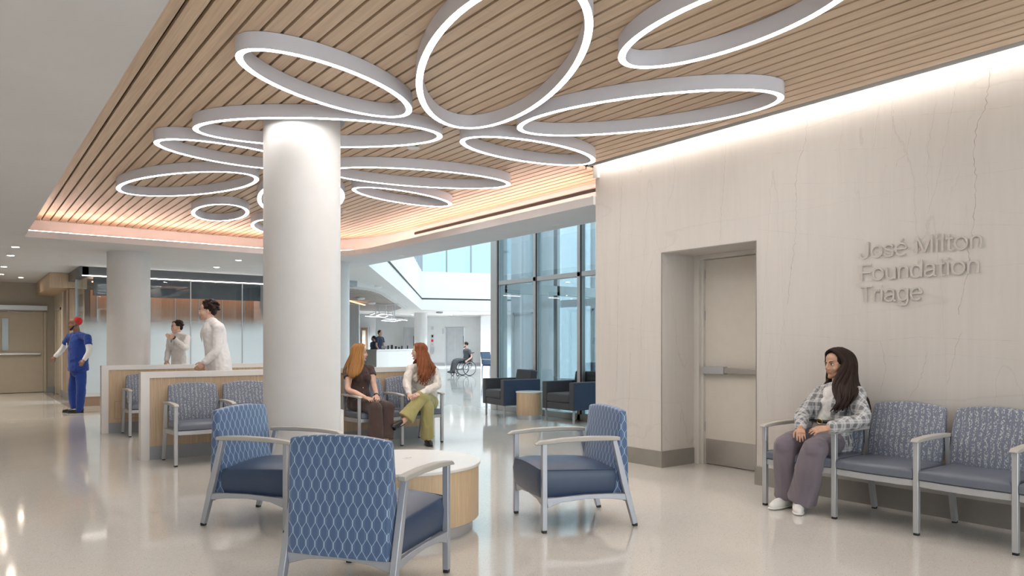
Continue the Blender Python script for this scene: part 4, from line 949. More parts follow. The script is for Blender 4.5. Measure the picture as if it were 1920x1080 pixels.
def head(mb, c, R, s, male=False):
    T = lambda x, y, z: c+R @ (Vector((x, y, z))*s)
    E = lambda p, r: mb.ell(T(*p), [q*s for q in r], R)
    E((0, -.018, .035), (.073, .092, .082)); E((0, .020, -.025), (.058, .066, .078)); E((0, .035, .045), (.056, .050, .048))
    j = .022 if male else .017
    for x in (-1, 1):
        mb.tube([T(x*.050, -.006, -.040), T(x*.042, .030, -.072), T(0, .066, -.097)], [j*s, j*s, j*s], 8)
        E((x*.033, .050, -.030), (.025, .027, .030)); E((x*.030, .070, .002), (.015, .012, .009)); E((x*.0105, .095, -.036), (.008, .010, .007))
        E((x*.073, -.010, -.012), (.008, .017, .028)); E((x*.066, -.006, -.012), (.012, .014, .016))
    E((0, .070, -.097), (.019, .017, .015)); mb.tube([T(0, .084, .014), T(0, .093, -.010), T(0, .102, -.029)], [.007*s, .0085*s, .0098*s], 8); E((0, .082, -.034), (.016, .014, .012))
    E((0, .078, .021), (.044, .011, .008)); E((0, .083, -.058), (.019, .010, .0055)); E((0, .081, -.066), (.017, .010, .006))
def face_parts(root, c, R, s, browm='brow', lip='lip', ls=1.):
    T = lambda x, y, z: c+R @ (Vector((x, y, z))*s)
    for x in (-1, 1):
        b = MB(); b.world = 1; b.ell(T(x*.030, .0735, .001), (.0125*s, .0100*s, .0066*s), R, 12); e = b.build('eye', M['eyewhite'], root, smooth=True)
        b = MB(); b.world = 1; b.ell(T(x*.030, .0808, .001), (.0062*s, .004*s, .0060*s), R, 10); i_ = b.build('iris', M['iris'], root, smooth=True); i_.parent = e; i_.matrix_parent_inverse = Matrix()
        b = MB(); b.world = 1; b.tube([T(x*.014, .090, .018), T(x*.030, .089, .025), T(x*.046, .076, .021)], [.0028*s, .0036*s, .0018*s], 6, smooth=3); b.build('eyebrow', M[browm], root, smooth=True)
        b = MB(); b.world = 1; b.tube([T(x*.018, .080, .004), T(x*.030, .0855, .0095), T(x*.043, .074, .005)], .0013*s, 5, smooth=3); b.build('eyelashes', M['brow'], root, smooth=True)
    b = MB(); b.world = 1; b.tube([T(-.019, .081, -.0605), T(-.008, .0925, -.0565), T(0, .0935, -.058), T(.008, .0925, -.0565), T(.019, .081, -.0605)], [.0012*s, .0030*s, .0030*s, .0030*s, .0012*s], 6, smooth=3)
    b.tube([T(-.017, .081, -.062), T(0, .0925, -.0665), T(.017, .081, -.062)], [.0012*s, .0042*s, .0012*s], 6, smooth=3); b.build('lips', M[lip], root, smooth=True)
def hand(mb, wr, tip, nrm, s=1., thumb=1, curl=.35, spread=.0):   # nrm = back of the hand, thumb = which side
    d = (tip-wr).normalized(); n = (nrm-d*nrm.dot(d)).normalized(); lat = d.cross(n)*thumb
    mb.tube([wr-d*.02*s, wr+d*.01*s, wr+d*.045*s, wr+d*.085*s], [.024*s, .027*s, .038*s, .037*s], 10, (n, .45), smooth=2)
    for i, (L, o) in enumerate(((.068, .0285), (.078, .0100), (.074, -.0090), (.060, -.0275))):
        p = wr+d*(.078-.004*abs(i-1.3))*s+lat*o*s; a = curl*(1+.12*i); dd = (d+lat*spread*(1.5-i)).normalized(); P = [p]; r_ = [.0082*s]
        for k, fr in enumerate((.45, .32, .23)):
            ang = a*(k+.6); v_ = dd*cos(ang)-n*sin(ang); p = p+v_*L*fr*s; P.append(p); r_.append((.0078-.0009*k)*s)
        mb.tube(P, r_, 8); mb.ell(P[-1], (r_[-1],)*3, n=8)
    p0 = wr+d*.018*s+lat*.018*s; p1 = p0+(d*.6+lat*.7-n*.25).normalized()*.040*s; p2 = p1+(d*.9+lat*.25-n*.2).normalized()*.030*s; p3 = p2+(d-n*.25).normalized()*.024*s
    mb.tube([p0, p1, p2, p3], [.014*s, .011*s, .0095*s, .0075*s], 8); mb.ell(p3, (.0075*s,)*3, n=8)
def torso(mb, spine, rad, f, flat=.62):
    mb.tube(spine, rad, 18, (Vector(f), flat), smooth=4); mb.ell(spine[0], (rad[0]*.9, rad[0]*.6, rad[0]*.6), frame(f)); mb.ell(spine[-1], (rad[-1]*.9, rad[-1]*.6, rad[-1]*.45), frame(f))
def shoe(root, heel, toe, mat, sole, s=1., laces=False, trim=None, H=.075):
    d = (toe-heel).normalized(); up = Vector((0, 0, 1)); up = (up-d*up.dot(d)).normalized()
    b = MB(); b.limb([heel+d*.03+up*.045, heel+d*.09+up*.048, heel+d*.16+up*.040, toe-d*.035+up*.032], [.036*s, .040*s, .043*s, .030*s], 12, smooth=3)
    b.tube([heel+d*.028+up*.05, heel+d*.032+up*(H+.01)], [.034*s, .036*s], 12)
    up_ = soft(b, 'shoe', M[mat], root, .005, 4)
    b = MB(); b.world = 1; b.tube([heel+d*.0+up*.012, heel+d*.06+up*.012, heel+d*.16+up*.012, toe-d*.02+up*.012, toe+up*.013], [.030*s, .037*s, .045*s, .034*s, .012*s], 14, (up, .28), smooth=3)
    so = b.build('sole', M[sole], root, smooth=True); so.parent = up_
    lat = d.cross(up)
    if laces:
        b = MB(); b.world = 1
        for k in range(5):
            q = heel+d*(.10+.020*k)+up*(.092-.007*k); b.tube([q-lat*.017, q+up*.005, q+lat*.017+d*.010], .0028, 5)
            b.tube([q+lat*.017, q+up*.006+d*.006, q-lat*.017+d*.012], .0028, 5)
        l_ = b.build('laces', M['sneaker'] if mat == 'tan' else M['greige_lace'], root, smooth=True); l_.parent = up_
    if trim:
        b = MB(); b.world = 1; q = heel+d*.145+up*.080; b.tube([q-lat*.020-up*.006, q-lat*.007+d*.004, q+lat*.007+d*.004, q+lat*.020-up*.006], .0035, 6, smooth=2); l_ = b.build('buckle', M['gold'], root, smooth=True); l_.parent = up_
M['greige_lace'] = simple('greige_laces', (.40, .37, .33), .8)
def locks(root, sheets, mat, r0=.012, seed=1, wave=.010, wfreq=3., name='hair', cap=None, jit=.012, tilt=0):
    rnd = random.Random(seed); b = MB(); b.world = 1
    for guides, n in sheets:
        for i in range(n):
            t = (i+rnd.random()*.6)/n*(len(guides)-1); j = min(int(t), len(guides)-2); t -= j
            P = [Vector(p).lerp(Vector(q), t) for p, q in zip(guides[j], guides[j+1])]
            ph, ph2 = rnd.uniform(0, 6.28), rnd.uniform(0, 6.28); off = Vector((rnd.gauss(0, jit), rnd.gauss(0, jit), rnd.gauss(0, jit*.5)))
            Q = []; m = (len(P)-1)*5-rnd.choice((0, 0, 1, 2, 3, 4))
            for k in range(m+1):
                x = k/5; a = min(int(x), len(P)-2); tt = x-a; p0, p1, p2, p3 = P[max(a-1, 0)], P[a], P[a+1], P[min(a+2, len(P)-1)]
                p = .5*((2*p1)+(p2-p0)*tt+(2*p0-5*p1+4*p2-p3)*tt*tt+(3*p1-p0-3*p2+p3)*tt**3); w_ = k/m
                Q.append(p+off*w_+Vector((sin(w_*wfreq*6.28+ph), cos(w_*wfreq*6.28+ph), 0))*wave*w_+Vector((cos(ph2+w_*4), sin(ph2+w_*3), 0))*.004)
            rr = r0*rnd.uniform(.7, 1.15); b.tube(Q, [rr*(.55+.6*min(1, k/m*4))*(1 if k/m < .7 else 1-.85*(k/m-.7)/.3) for k in range(m+1)], 7, uvlen=True)
    if cap:
        c, R, s, k = cap
        b.ell(c+R @ (Vector((0, -.027, .043))*s), (.081*s*k, .095*s*k, .084*s*k), R, 24)
    return b.build(name, M[mat], root, smooth=True)
def at(j, dx=0, dy=0, dz=0): return j+Vector((dx, dy, dz))
def mkroot(name, label, p): return thing('person', label, 'person', (p.x, p.y, 0), 0)
Cv = lambda x, y, z=0: C(x, y, z)                                  # direction in camera-ground axes

# --- woman on the wall seats, plaid blazer
def woman_blazer():
    pel = PY(1554, 816, 5.93); root = mkroot('person', 'woman in a grey plaid blazer and mauve wide trousers on the wall seats', pel)
    f = Cv(-.80, -.60); hd = frame(Cv(-.93, -.36, -.04)); hc = PY(1568.5, 682.5, 5.84); s = 1.0
    nk = PY(1573, 722, 5.88); sR, sL = PY(1543, 735, 6.00), PY(1607, 738, 5.73); eR, wR, tR = PY(1505, 778, 5.93), PY(1501, 803, 5.68), PY(1503, 833, 5.50)
    eL, wL, tL = PY(1616, 786, 5.53), PY(1553, 803, 5.44), PY(1504, 809, 5.45)
    hR, hL = PY(1541, 824, 6.02), PY(1572, 826, 5.86); kR, kL = PY(1473, 836, 5.78), PY(1527, 842, 5.56)
    aR, aL = C(2.20, 5.88, .09), C(2.235, 5.76, .09)
    sp = [pel, at(pel, dz=.10)+f*-.01, pel.lerp(nk, .50)-f*.01, pel.lerp(nk, .75), nk-Vector((0, 0, .03))]
    b = MB(); head(b, hc, hd, s)
    b.tube([nk-Vector((0, 0, .06)), nk+Vector((0, 0, .03)), hc+hd @ Vector((0, -.015, -.06))], [.060, .050, .050], 12)
    torso(b, sp, [.14, .11, .11, .115, .08], f, .6)
    for sh, e, w_ in ((sR, eR, wR), (sL, eL, wL)): b.limb([sh, e, w_], [.036, .034, .025])
    hand(b, wR, tR, Cv(-.3, -.6, .7), .92, 1, .35, .05); hand(b, wL, tL, Cv(0, -.45, .9), .92, 1, .25, .03)
    for k_, a_ in ((kR, aR), (kL, aL)): b.limb([k_, a_, at(a_, dz=-.04)], [.045, .032, .030])
    soft(b, 'body', M['skin1'], root, .0036, 3)
    face_parts(root, hc, hd, s)
    # blouse
    b = MB(); torso(b, [pel+Vector((0, 0, .04))+f*.012, at(pel, dz=.12)+f*.014, pel.lerp(nk, .55)+f*.012, pel.lerp(nk, .78)+f*.016, nk-Vector((0, 0, .045))+f*.004], [.135, .118, .118, .112, .075], f, .86)
    for x in (-1, 1): b.ell(pel.lerp(nk, .66)+f*.072+(sL-sR).normalized()*.05*x, (.056, .056, .056))
    soft(b, 'blouse', M['white_cloth'], root, .007, 5, .006, 16, 3)
    # trousers
    b = MB(); b.ell(pel, (.165, .14, .13), frame(f))
    for h, k_, a_, ex in ((hR, kR, aR, Cv(.0, .0)), (hL, kL, aL, Cv(-.0, -.05))):
        b.limb([h, h.lerp(k_, .5)+Vector((0, 0, .012)), k_], [.100, .098, .088], 16)
        hm = a_+ex+Vector((0, 0, -.005)); b.tube([k_, k_.lerp(hm, .35)+f*.01, k_.lerp(hm, .7)-f*.005, hm+Vector((0, 0, .0))], [.088, .095, .103, .112], 20, (f, .86), smooth=4)
    soft(b, 'trousers', M['mauve'], root, .007, 5, .013, 7, 5, (1, 1, .35))
    b = MB(); b.world = 1; n = 28; bc = at(pel, dz=.118)+f*.004; R = frame(f); P = [bc+R @ Vector((.153*cos(2*pi*k/n), .116*sin(2*pi*k/n), 0)) for k in range(n+1)]; b.tube(P, .014, 6); bl = b.build('belt', M['blackleather'], root, smooth=True)
    b = MB(); b.world = 1; q = bc+R @ Vector((0, .128, 0)); P = [q+R @ Vector((.022*cos(2*pi*k/16), 0, .020*sin(2*pi*k/16))) for k in range(17)]; b.tube(P, .0045, 6); g_ = b.build('buckle', M['gold'], root, smooth=True); g_.parent = bl
    # blazer: body shell open down the front, sleeves, tails
    r = (sR-sL).normalized(); b = MB()
    b.tube([pel+Vector((0, 0, -.05))-f*.02, at(pel, dz=.06)-f*.03, pel.lerp(nk, .5)-f*.036, pel.lerp(nk, .8)-f*.026, nk-Vector((0, 0, .035))-f*.018], [.185, .172, .166, .172, .115], 24, (f, .66), smooth=4)
    b.limb([sR, nk-Vector((0, 0, .02)), sL], [.056, .052, .056], 12)
    for sh, e, w_ in ((sR, eR, wR), (sL, eL, wL)): b.limb([sh, sh.lerp(e, .5), e, e.lerp(w_, .55), w_.lerp(e, .12)], [.064, .061, .058, .052, .046], 14)
    for side, x in ((sR, 1), (sL, -1)):                            # fronts from the shoulder to below the hip
        p = [side.lerp(nk, .45)+f*.05, pel.lerp(nk, .62)+r*x*.100+f*.085, pel.lerp(nk, .30)+r*x*.125+f*.095, at(pel, dz=.02)+r*x*.155+f*.08, at(pel, dz=-.085)+r*x*.165+f*.06]
        b.tube(p, [.030, .045, .050, .055, .045], 12, (f, .55), smooth=4)
    b.ell(at(pel, dz=-.05)-r*.14+f*.0, (.055, .11, .10), frame(f))
    soft(b, 'blazer', M['plaid'], root, .007, 4, .008, 11, 8)
    b = MB(); b.world = 1
    for x in (-1, 1):                                              # lapels
        p = [nk+r*x*.055+f*.010+Vector((0, 0, .012)), nk.lerp(pel, .16)+r*x*.070+f*.088, nk.lerp(pel, .34)+r*x*.078+f*.128, nk.lerp(pel, .60)+r*x*.070+f*.135]
        b.tube(p, [.014, .034, .034, .010], 10, (f, .26), smooth=4)
    b.build('lapels', M['plaid'], root, smooth=True)
    shoe(root, C(2.225, 5.91, 0), C(2.01, 5.77, 0), 'sneaker', 'sneaker', 1.0, True); shoe(root, C(2.24, 5.80, 0), C(2.155, 5.57, 0), 'sneaker', 'sneaker', 1.0, True)
    T = lambda x, y, z: hc+hd @ Vector((x, y, z))
    def fall(px, py, Y): return PY(px, py, Y)
    # near-side sheet (her left, towards the viewer) falling over the chest, outer sheet down the back, far-side wisps
    near = [[T(0, .062, .118), T(-.062, .045, .080), T(-.088, .020, .0), PY(1563, 722, 5.70), PY(1570, 752, 5.60), PY(1560, 772, 5.58)],
            [T(0, .03, .127), T(-.070, .010, .085), T(-.097, -.015, -.01), PY(1577, 722, 5.66), PY(1580, 755, 5.55), PY(1569, 774, 5.55)],
            [T(0, -.02, .130), T(-.070, -.040, .085), T(-.095, -.055, -.02), PY(1590, 722, 5.66), PY(1588, 745, 5.56), PY(1578, 770, 5.55)],
            [T(0, -.06, .125), T(-.060, -.090, .075), T(-.080, -.100, -.02), PY(1604, 722, 5.74), PY(1600, 744, 5.60), PY(1590, 764, 5.56)]]
    back = [[T(0, -.05, .127), T(-.060, -.085, .08), T(-.078, -.110, -.02), PY(1606, 722, 5.78), PY(1624, 750, 5.80), PY(1630, 775, 5.80)],
            [T(0, -.07, .120), T(-.02, -.120, .06), T(-.03, -.132, -.03), PY(1600, 718, 5.86), PY(1620, 748, 5.86), PY(1624, 784, 5.86)],
            [T(0, -.06, .120), T(.05, -.100, .06), T(.07, -.105, -.03), PY(1582, 716, 5.98), PY(1600, 745, 5.96), PY(1606, 770, 5.95)]]
    far = [[T(0, .062, .118), T(.060, .045, .080), T(.086, .012, .0), PY(1553, 707, 5.98), PY(1549, 722, 5.97), PY(1545, 735, 5.95)],
           [T(0, .00, .127), T(.070, -.02, .085), T(.092, -.04, -.01), PY(1563, 712, 6.02), PY(1560, 726, 6.02), PY(1552, 738, 6.0)]]
    locks(root, [(near, 46), (back, 30), (far, 14)], 'hair_dark', .0125, 4, .011, 2.2, cap=(hc, hd, s, 1.0), jit=.009)
woman_blazer()

# --- woman in brown, strawberry blonde hair
def woman_brown():
    pel = PY(674, 755, 9.42); root = mkroot('person', 'woman with long strawberry blonde hair in a dark brown short-sleeved outfit', pel); s = .93
    f = Cv(.62, -.78); hd = frame(Cv(.97, .22, 0)); hc = PY(674.5, 662, 9.46); nk = PY(674.5, 684.5, 9.50)
    sR, sL = PY(654, 694, 9.40), PY(694, 692, 9.58); eR, wR, tR = PY(653, 730, 9.24), PY(684, 745, 9.04), PY(705, 751, 8.94)
    eL, wL, tL = PY(701, 722, 9.47), PY(706, 742, 9.18), PY(710, 753, 9.00); hR, hL = PY(664, 757, 9.42), PY(685, 757, 9.56); kR, kL = PY(705, 766, 9.0), PY(728, 765, 9.14)
    aR, aL = PY(704, 829, 8.96), PY(723, 829, 9.06)
    b = MB(); head(b, hc, hd, s); b.tube([nk-Vector((0, 0, .05)), hc+hd @ Vector((0, -.015, -.06))], [.050, .045], 12)
    torso(b, [pel, at(pel, dz=.10), pel.lerp(nk, .5), pel.lerp(nk, .78), nk-Vector((0, 0, .03))], [.13, .105, .115, .13, .08], f, .6)
    for sh, e, w_ in ((sR, eR, wR), (sL, eL, wL)): b.limb([sh, sh.lerp(e, .5), e, e.lerp(w_, .4), w_], [.043, .043, .036, .034, .024])
    hand(b, wR, tR, Cv(.2, -.4, .8), .9, -1, .25, .05); hand(b, wL, tL, Cv(.3, -.4, .8), .9, 1, .3, .05)
    for k_, a_ in ((kR, aR), (kL, aL)): b.limb([k_, a_, at(a_, dz=-.04)], [.045, .033, .030])
    soft(b, 'body', M['skin2'], root, .0042, 3); face_parts(root, hc, hd, s, 'tanbrow')
    b = MB(); torso(b, [at(pel, dz=-.02), at(pel, dz=.09), pel.lerp(nk, .42), pel.lerp(nk, .72)+f*.01, nk-Vector((0, 0, .05))], [.165, .150, .128, .150, .11], f, .64)
    b.limb([sR.lerp(sL, .1), nk-Vector((0, 0, .035)), sL.lerp(sR, .1)], [.052, .048, .052])
    for x in (-1, 1): b.ell(pel.lerp(nk, .66)+f*.075+(sL-sR).normalized()*.06*x, (.056, .056, .056))
    for sh, e in ((sR, eR), (sL, eL)): b.tube([sh, sh.lerp(e, .25), sh.lerp(e, .42)], [.056, .060, .062], 14); b.ell(sh, (.057,)*3)
    b.tube([nk-Vector((0, 0, .06)), nk+Vector((0, 0, .012))], [.062, .056], 14)
    soft(b, 'top', M['brown'], root, .0075, 4, .006, 13, 2)
    b = MB(); b.ell(pel, (.165, .14, .12), frame(f))
    for h, k_, a_ in ((hR, kR, aR), (hL, kL, aL)):
        b.limb([h, h.lerp(k_, .5), k_], [.098, .092, .082], 16); hm = a_+Vector((0, 0, .045)); b.tube([k_, k_.lerp(hm, .4), hm], [.082, .083, .100], 18, (f, .9), smooth=4)
    soft(b, 'trousers', M['brown'], root, .008, 5, .011, 7, 4, (1, 1, .4))
    b = MB(); b.world = 1; q = pel.lerp(nk, .40)+f*.098; b.ell(q, (.011, .011, .011)); b.build('button', M['gold'], root, smooth=True)
    b = MB(); b.world = 1; d = (wL-eL).normalized(); b.tube([wL-d*.02, wL+d*.0], [.030, .030], 14); wt = b.build('wristwatch', M['blackleather'], root, smooth='auto')
    for a_, k_ in ((aR, .7), (aL, .5)): g = C(0, 0, 0); q = Vector((a_.x, a_.y, 0)); shoe(root, q-f*.06, q+f*.19, 'tan', 'sneaker', .95, True)
    T = lambda x, y, z: hc+hd @ (Vector((x, y, z))*s)
    P_ = PY
    near = [[T(0, .070, .112), T(.064, .050, .080), T(.085, .035, .0), P_(680, 682, 9.33), P_(672, 700, 9.24), P_(670, 703, 9.25)],
            [T(0, .04, .125), T(.074, .015, .085), T(.095, .000, -.01), P_(672, 684, 9.30), P_(668, 702, 9.22), P_(668, 706, 9.2)],
            [T(0, -.01, .130), T(.070, -.03, .085), T(.095, -.045, -.02), P_(664, 684, 9.30), P_(661, 702, 9.22), P_(661, 712, 9.2)],
            [T(0, -.06, .125), T(.055, -.09, .075), T(.070, -.105, -.02), P_(654, 686, 9.36), P_(653, 700, 9.28), P_(657, 710, 9.22)],
            [T(0, -.06, .125), T(.045, -.095, .070), T(.06, -.115, -.03), P_(650, 684, 9.45), P_(645, 694, 9.48), P_(642, 702, 9.5)]]
    far = [[T(0, .070, .112), T(-.064, .05, .08), T(-.085, .04, 0), P_(683, 680, 9.62), P_(684, 690, 9.64), P_(682, 698, 9.62)],
           [T(0, -.06, .125), T(-.05, -.09, .07), T(-.06, -.11, -.03), P_(657, 684, 9.62), P_(652, 698, 9.62), P_(650, 706, 9.6)]]
    locks(root, [(near, 52), (far, 20)], 'hair_ginger', .0125, 9, .006, 1.5, cap=(hc, hd, s, 1.03), jit=.008)
M['liptan'] = simple('lip_tan', (.36, .17, .13), .5)
M['tanbrow'] = simple('light_brow', (.24, .12, .05), .8)
woman_brown()

# --- woman in cream blouse, auburn curls, legs crossed
def woman_cream():
    pel = PY(797, 753, 9.74); root = mkroot('person', 'woman with long auburn curls in a cream blouse and olive trousers, legs crossed', pel); s = .92
    f = Cv(-.15, -.98); hd = frame(Cv(-.99, -.06, .02)); hc = PY(785.5, 660, 9.66); nk = PY(791, 683, 9.70)
    sR, sL = PY(769, 692, 9.62), PY(814, 692, 9.70); eR, wR, tR = PY(763, 717, 9.50), PY(767, 739, 9.30), PY(777, 749, 9.17)
    eL, wL, tL = PY(820, 722, 9.50), PY(788, 738, 9.28), PY(768, 745, 9.16); hR, hL = PY(786, 755, 9.66), PY(808, 755, 9.70); kL, aL, tLf = PY(790, 744, 9.32), PY(758, 788, 9.15), PY(741, 803, 9.06)
    kR, aR = PY(801, 763, 9.38), PY(801, 826, 9.46)
    b = MB(); head(b, hc, hd, s); b.tube([nk-Vector((0, 0, .05)), hc+hd @ Vector((0, -.015, -.06))], [.050, .045], 12)
    torso(b, [pel, at(pel, dz=.10), pel.lerp(nk, .5), pel.lerp(nk, .78), nk-Vector((0, 0, .03))], [.13, .105, .115, .13, .08], f, .6)
    for sh, e, w_ in ((sR, eR, wR), (sL, eL, wL)): b.limb([sh, e, w_], [.040, .034, .024])
    hand(b, wR, tR, Cv(-.1, -.7, .6), .9, 1, .5, .05); hand(b, wL, tL, Cv(0, -.6, .8), .9, 1, .4, .05)
    b.limb([kL, aL, aL.lerp(tLf, .5)], [.045, .033, .032]); b.limb([kR, aR, at(aR, dz=-.04)], [.045, .033, .03])
    soft(b, 'body', M['skin2'], root, .0042, 3); face_parts(root, hc, hd, s, 'tanbrow')
    b = MB(); torso(b, [at(pel, dz=.02), at(pel, dz=.11), pel.lerp(nk, .45), pel.lerp(nk, .74), nk-Vector((0, 0, .04))], [.165, .165, .160, .170, .10], f, .68)
    b.limb([sR.lerp(sL, .06), nk-Vector((0, 0, .03)), sL.lerp(sR, .06)], [.056, .052, .056])
    for x in (-1, 1): b.ell(pel.lerp(nk, .64)+f*.08+(sL-sR).normalized()*.06*x, (.058,)*3)
    for sh, e, w_ in ((sR, eR, wR), (sL, eL, wL)): b.limb([sh, sh.lerp(e, .5), e, e.lerp(w_, .5), w_.lerp(e, .08)], [.056, .056, .052, .046, .033], 14)
    b.tube([nk-Vector((0, 0, .06)), nk+Vector((0, 0, .012))+f*-.01], [.075, .062], 14)
    soft(b, 'blouse', M['cream_cloth'], root, .0075, 4, .013, 12, 6)
    b = MB(); b.ell(pel, (.17, .14, .12), frame(f)); b.limb([hL, hL.lerp(kL, .5), kL], [.100, .094, .082], 16); b.limb([hR, kR], [.10, .082], 16)
    d = (aL-kL).normalized(); b.tube([kL, kL.lerp(aL, .45), aL-d*.03], [.082, .083, .105], 18, (Cv(0, -1, 0), .8), smooth=4); b.tube([kR, kR.lerp(aR, .5), at(aR, dz=.03)], [.082, .078, .086], 18, smooth=4)
    soft(b, 'trousers', M['olive'], root, .008, 5, .010, 8, 9, (1, 1, .5))
    dfoot = (tLf-aL).normalized(); shoe(root, aL+dfoot*.0+Vector((0, 0, -.055)), tLf+Vector((0, 0, -.02)), 'blackleather', 'blackleather', .92, trim=True, H=.045)
    q = Vector((aR.x, aR.y, 0)); shoe(root, q-Cv(.4, -.9)*.05, q+Cv(.4, -.9)*.19, 'blackleather', 'blackleather', .92, trim=True, H=.045)
    T = lambda x, y, z: hc+hd @ (Vector((x, y, z))*s)
    near = [[T(0, .066, .112), T(-.064, .045, .080), T(-.085, .015, .0), PY(785, 684, 9.50), PY(786, 704, 9.42), PY(783, 718, 9.42)],
            [T(0, .03, .125), T(-.074, .010, .085), T(-.095, -.02, -.01), PY(791, 684, 9.48), PY(792, 706, 9.40), PY(794, 722, 9.42)],
            [T(0, -.02, .130), T(-.070, -.04, .085), T(-.095, -.06, -.02), PY(799, 684, 9.48), PY(800, 704, 9.42), PY(801, 723, 9.42)],
            [T(0, -.06, .125), T(-.055, -.09, .075), T(-.07, -.11, -.02), PY(808, 682, 9.56), PY(812, 694, 9.54), PY(809, 708, 9.50)],
            [T(0, -.06, .125), T(-.045, -.095, .070), T(-.05, -.125, -.03), PY(811, 680, 9.66), PY(820, 690, 9.72), PY(826, 702, 9.74)]]
    far = [[T(0, .066, .112), T(.064, .045, .08), T(.084, .02, 0), PY(776, 680, 9.84), PY(772, 684, 9.84), PY(771, 688, 9.82)],
           [T(0, -.06, .125), T(.05, -.09, .07), T(.06, -.11, -.03), PY(806, 682, 9.84), PY(812, 692, 9.86), PY(814, 704, 9.86)]]
    locks(root, [(near, 56), (far, 20)], 'hair_auburn', .0125, 12, .013, 4.5, cap=(hc, hd, s, 1.05), jit=.012)
woman_cream()

# --- standing figures
def stand(label, Y, pts, fw, hf, s, skn, top, bottom, hairm_, waist=.15, coat=0., sleeve=1., vox=.009, hair='short', shoes='blackleather', male=True, cap=None, extra=None, curl=.35, fl=.64, feet=None, fluff=1.):
    J = {k: PY(*(v if len(v) == 3 else (*v, Y))) for k, v in pts.items()}
    J['off'] = .135 if coat else .178
    pel, nk, hc = J['pel'], J['nk'], J['hd']; root = mkroot('person', label, pel); f = Cv(*fw); hd = frame(Cv(*hf)); far = Y > 20
    b = MB(); head(b, hc, hd, s, male); b.tube([nk-Vector((0, 0, .06)), hc+hd @ Vector((0, -.015, -.05))], [.062, .055], 10)
    torso(b, [pel, pel.lerp(nk, .4), pel.lerp(nk, .75), nk-Vector((0, 0, .05))], [.13, waist-.03, .15, .10], f, .6)
    for q in 'RL': b.limb([J['s'+q], J['e'+q], J['w'+q]], [.048, .040, .028], 10); hand(b, J['w'+q], J['t'+q], Cv(.2*(1 if q == 'L' else -1), -.9, .2), 1.0, 1 if q == 'L' else -1, curl)
    for q in 'RL': b.limb([J['k'+q], J['a'+q]], [.05, .036], 10)
    soft(b, 'body', M[skn], root, vox*.75 if not far else .011, 3)
    if not far: face_parts(root, hc, hd, s, lip='liptan')
    b = MB(); torso(b, [at(pel, dz=-.05), pel.lerp(nk, .25), pel.lerp(nk, .5), pel.lerp(nk, .78), nk-Vector((0, 0, .03))], [waist+.02, waist+.015, waist, .178 if male else .155, .115], f, fl)
    b.tube([nk-Vector((0, 0, .06)), nk+Vector((0, 0, .012))], [.085, .066], 14)
    b.limb([J['sR'].lerp(J['sL'], .05), nk-Vector((0, 0, .03)), J['sL'].lerp(J['sR'], .05)], [.064, .066, .064])
    if coat: b.tube([at(pel, dz=.05), at(pel, dz=-.15), at(pel, dz=-coat)], [waist+.015, waist+.045, waist+.075], 20, (f, .72), smooth=3)
    for q in 'RL':
        sh, e, w_ = J['s'+q], J['e'+q], J['w'+q]
        if sleeve >= 1: b.limb([sh, sh.lerp(e, .5), e, w_.lerp(e, .08)], [.070, .064, .056, .042], 12)
        else: b.tube([sh, sh.lerp(e, sleeve)], [.066, .068], 12); b.ell(sh, (.067,)*3)
    soft(b, 'coat' if coat else 'shirt', M[top], root, vox, 4, .008, 9, Y)
    if coat:
        r = (J['sR']-J['sL']).normalized(); b = MB(); b.world = 1
        for x in (-1, 1): b.tube([nk+r*x*.062+Vector((0, 0, .015)), nk.lerp(pel, .10)+r*x*.062+f*.085, nk.lerp(pel, .26)+r*x*.045+f*.150, nk.lerp(pel, .42)+r*x*.014+f*.155], [.012, .028, .024, .006], 8, (f, .3), smooth=3)
        b.build('lapels', M[top], root, smooth=True)
    b = MB(); b.ell(at(pel, dz=-.03), (waist+.01, .13, .13), frame(f))
    for q in 'RL':
        h = pel+(J['s'+q]-nk).normalized()*.085+Vector((0, 0, -.03)); h.z = pel.z-.04; b.limb([h, J['k'+q], at(J['a'+q], dz=.0)], [.098, .080, .062], 14)
    soft(b, 'trousers', M[bottom], root, vox, 4, .010, 8, Y+1, (1, 1, .4))
    ff = Cv(*(feet or fw))
    for q in 'RL': p = Vector((J['a'+q].x, J['a'+q].y, 0)); shoe(root, p-ff*.07, p+ff*.20, shoes, shoes, 1.05)
    T = lambda x, y, z: hc+hd @ (Vector((x, y, z))*s)
    if hair == 'short':
        b = MB(); b.ell(T(0, -.026, .046), (.080*s, .094*s, .082*s), hd, 20); b.ell(T(0, -.070, -.005), (.062*s, .045*s, .055*s), hd, 16)
        rnd = random.Random(3)
        for k in range(60 if not far else 0):
            a, e_ = rnd.uniform(-2.5, 2.5), rnd.uniform(-.25, 1.4); p = Vector((sin(a)*cos(e_)*.080*fluff, -.026-cos(a)*cos(e_)*.095*fluff, .046+sin(e_)*.084*fluff)); b.ell(T(*p), (.018*s*fluff, .022*s*fluff, .015*s*fluff), hd, 8)
        soft(b, 'hair', M[hairm_], root, .0065 if not far else .011, 2, .004, 60, 3)
    if hair == 'beard' or hair == 'both' or cap:
        b = MB()
        for x in (-1, 1): b.tube([T(x*.064, .0, -.030), T(x*.050, .035, -.074), T(0, .074, -.100)], [.012*s, .018*s, .022*s], 8)
        b.tube([T(-.024, .083, -.060), T(0, .094, -.050), T(.024, .083, -.060)], .006*s, 6); soft(b, 'beard', M['hair_black'], root, .006, 2)
    if cap:
        b = MB(); b.world = 1; b.ell(T(0, -.046, .050), (.077*s, .080*s, .080*s), hd, 20); b.build('cap', M['red'], root, smooth=True)
    if extra: extra(root, J, f, T)
    return root
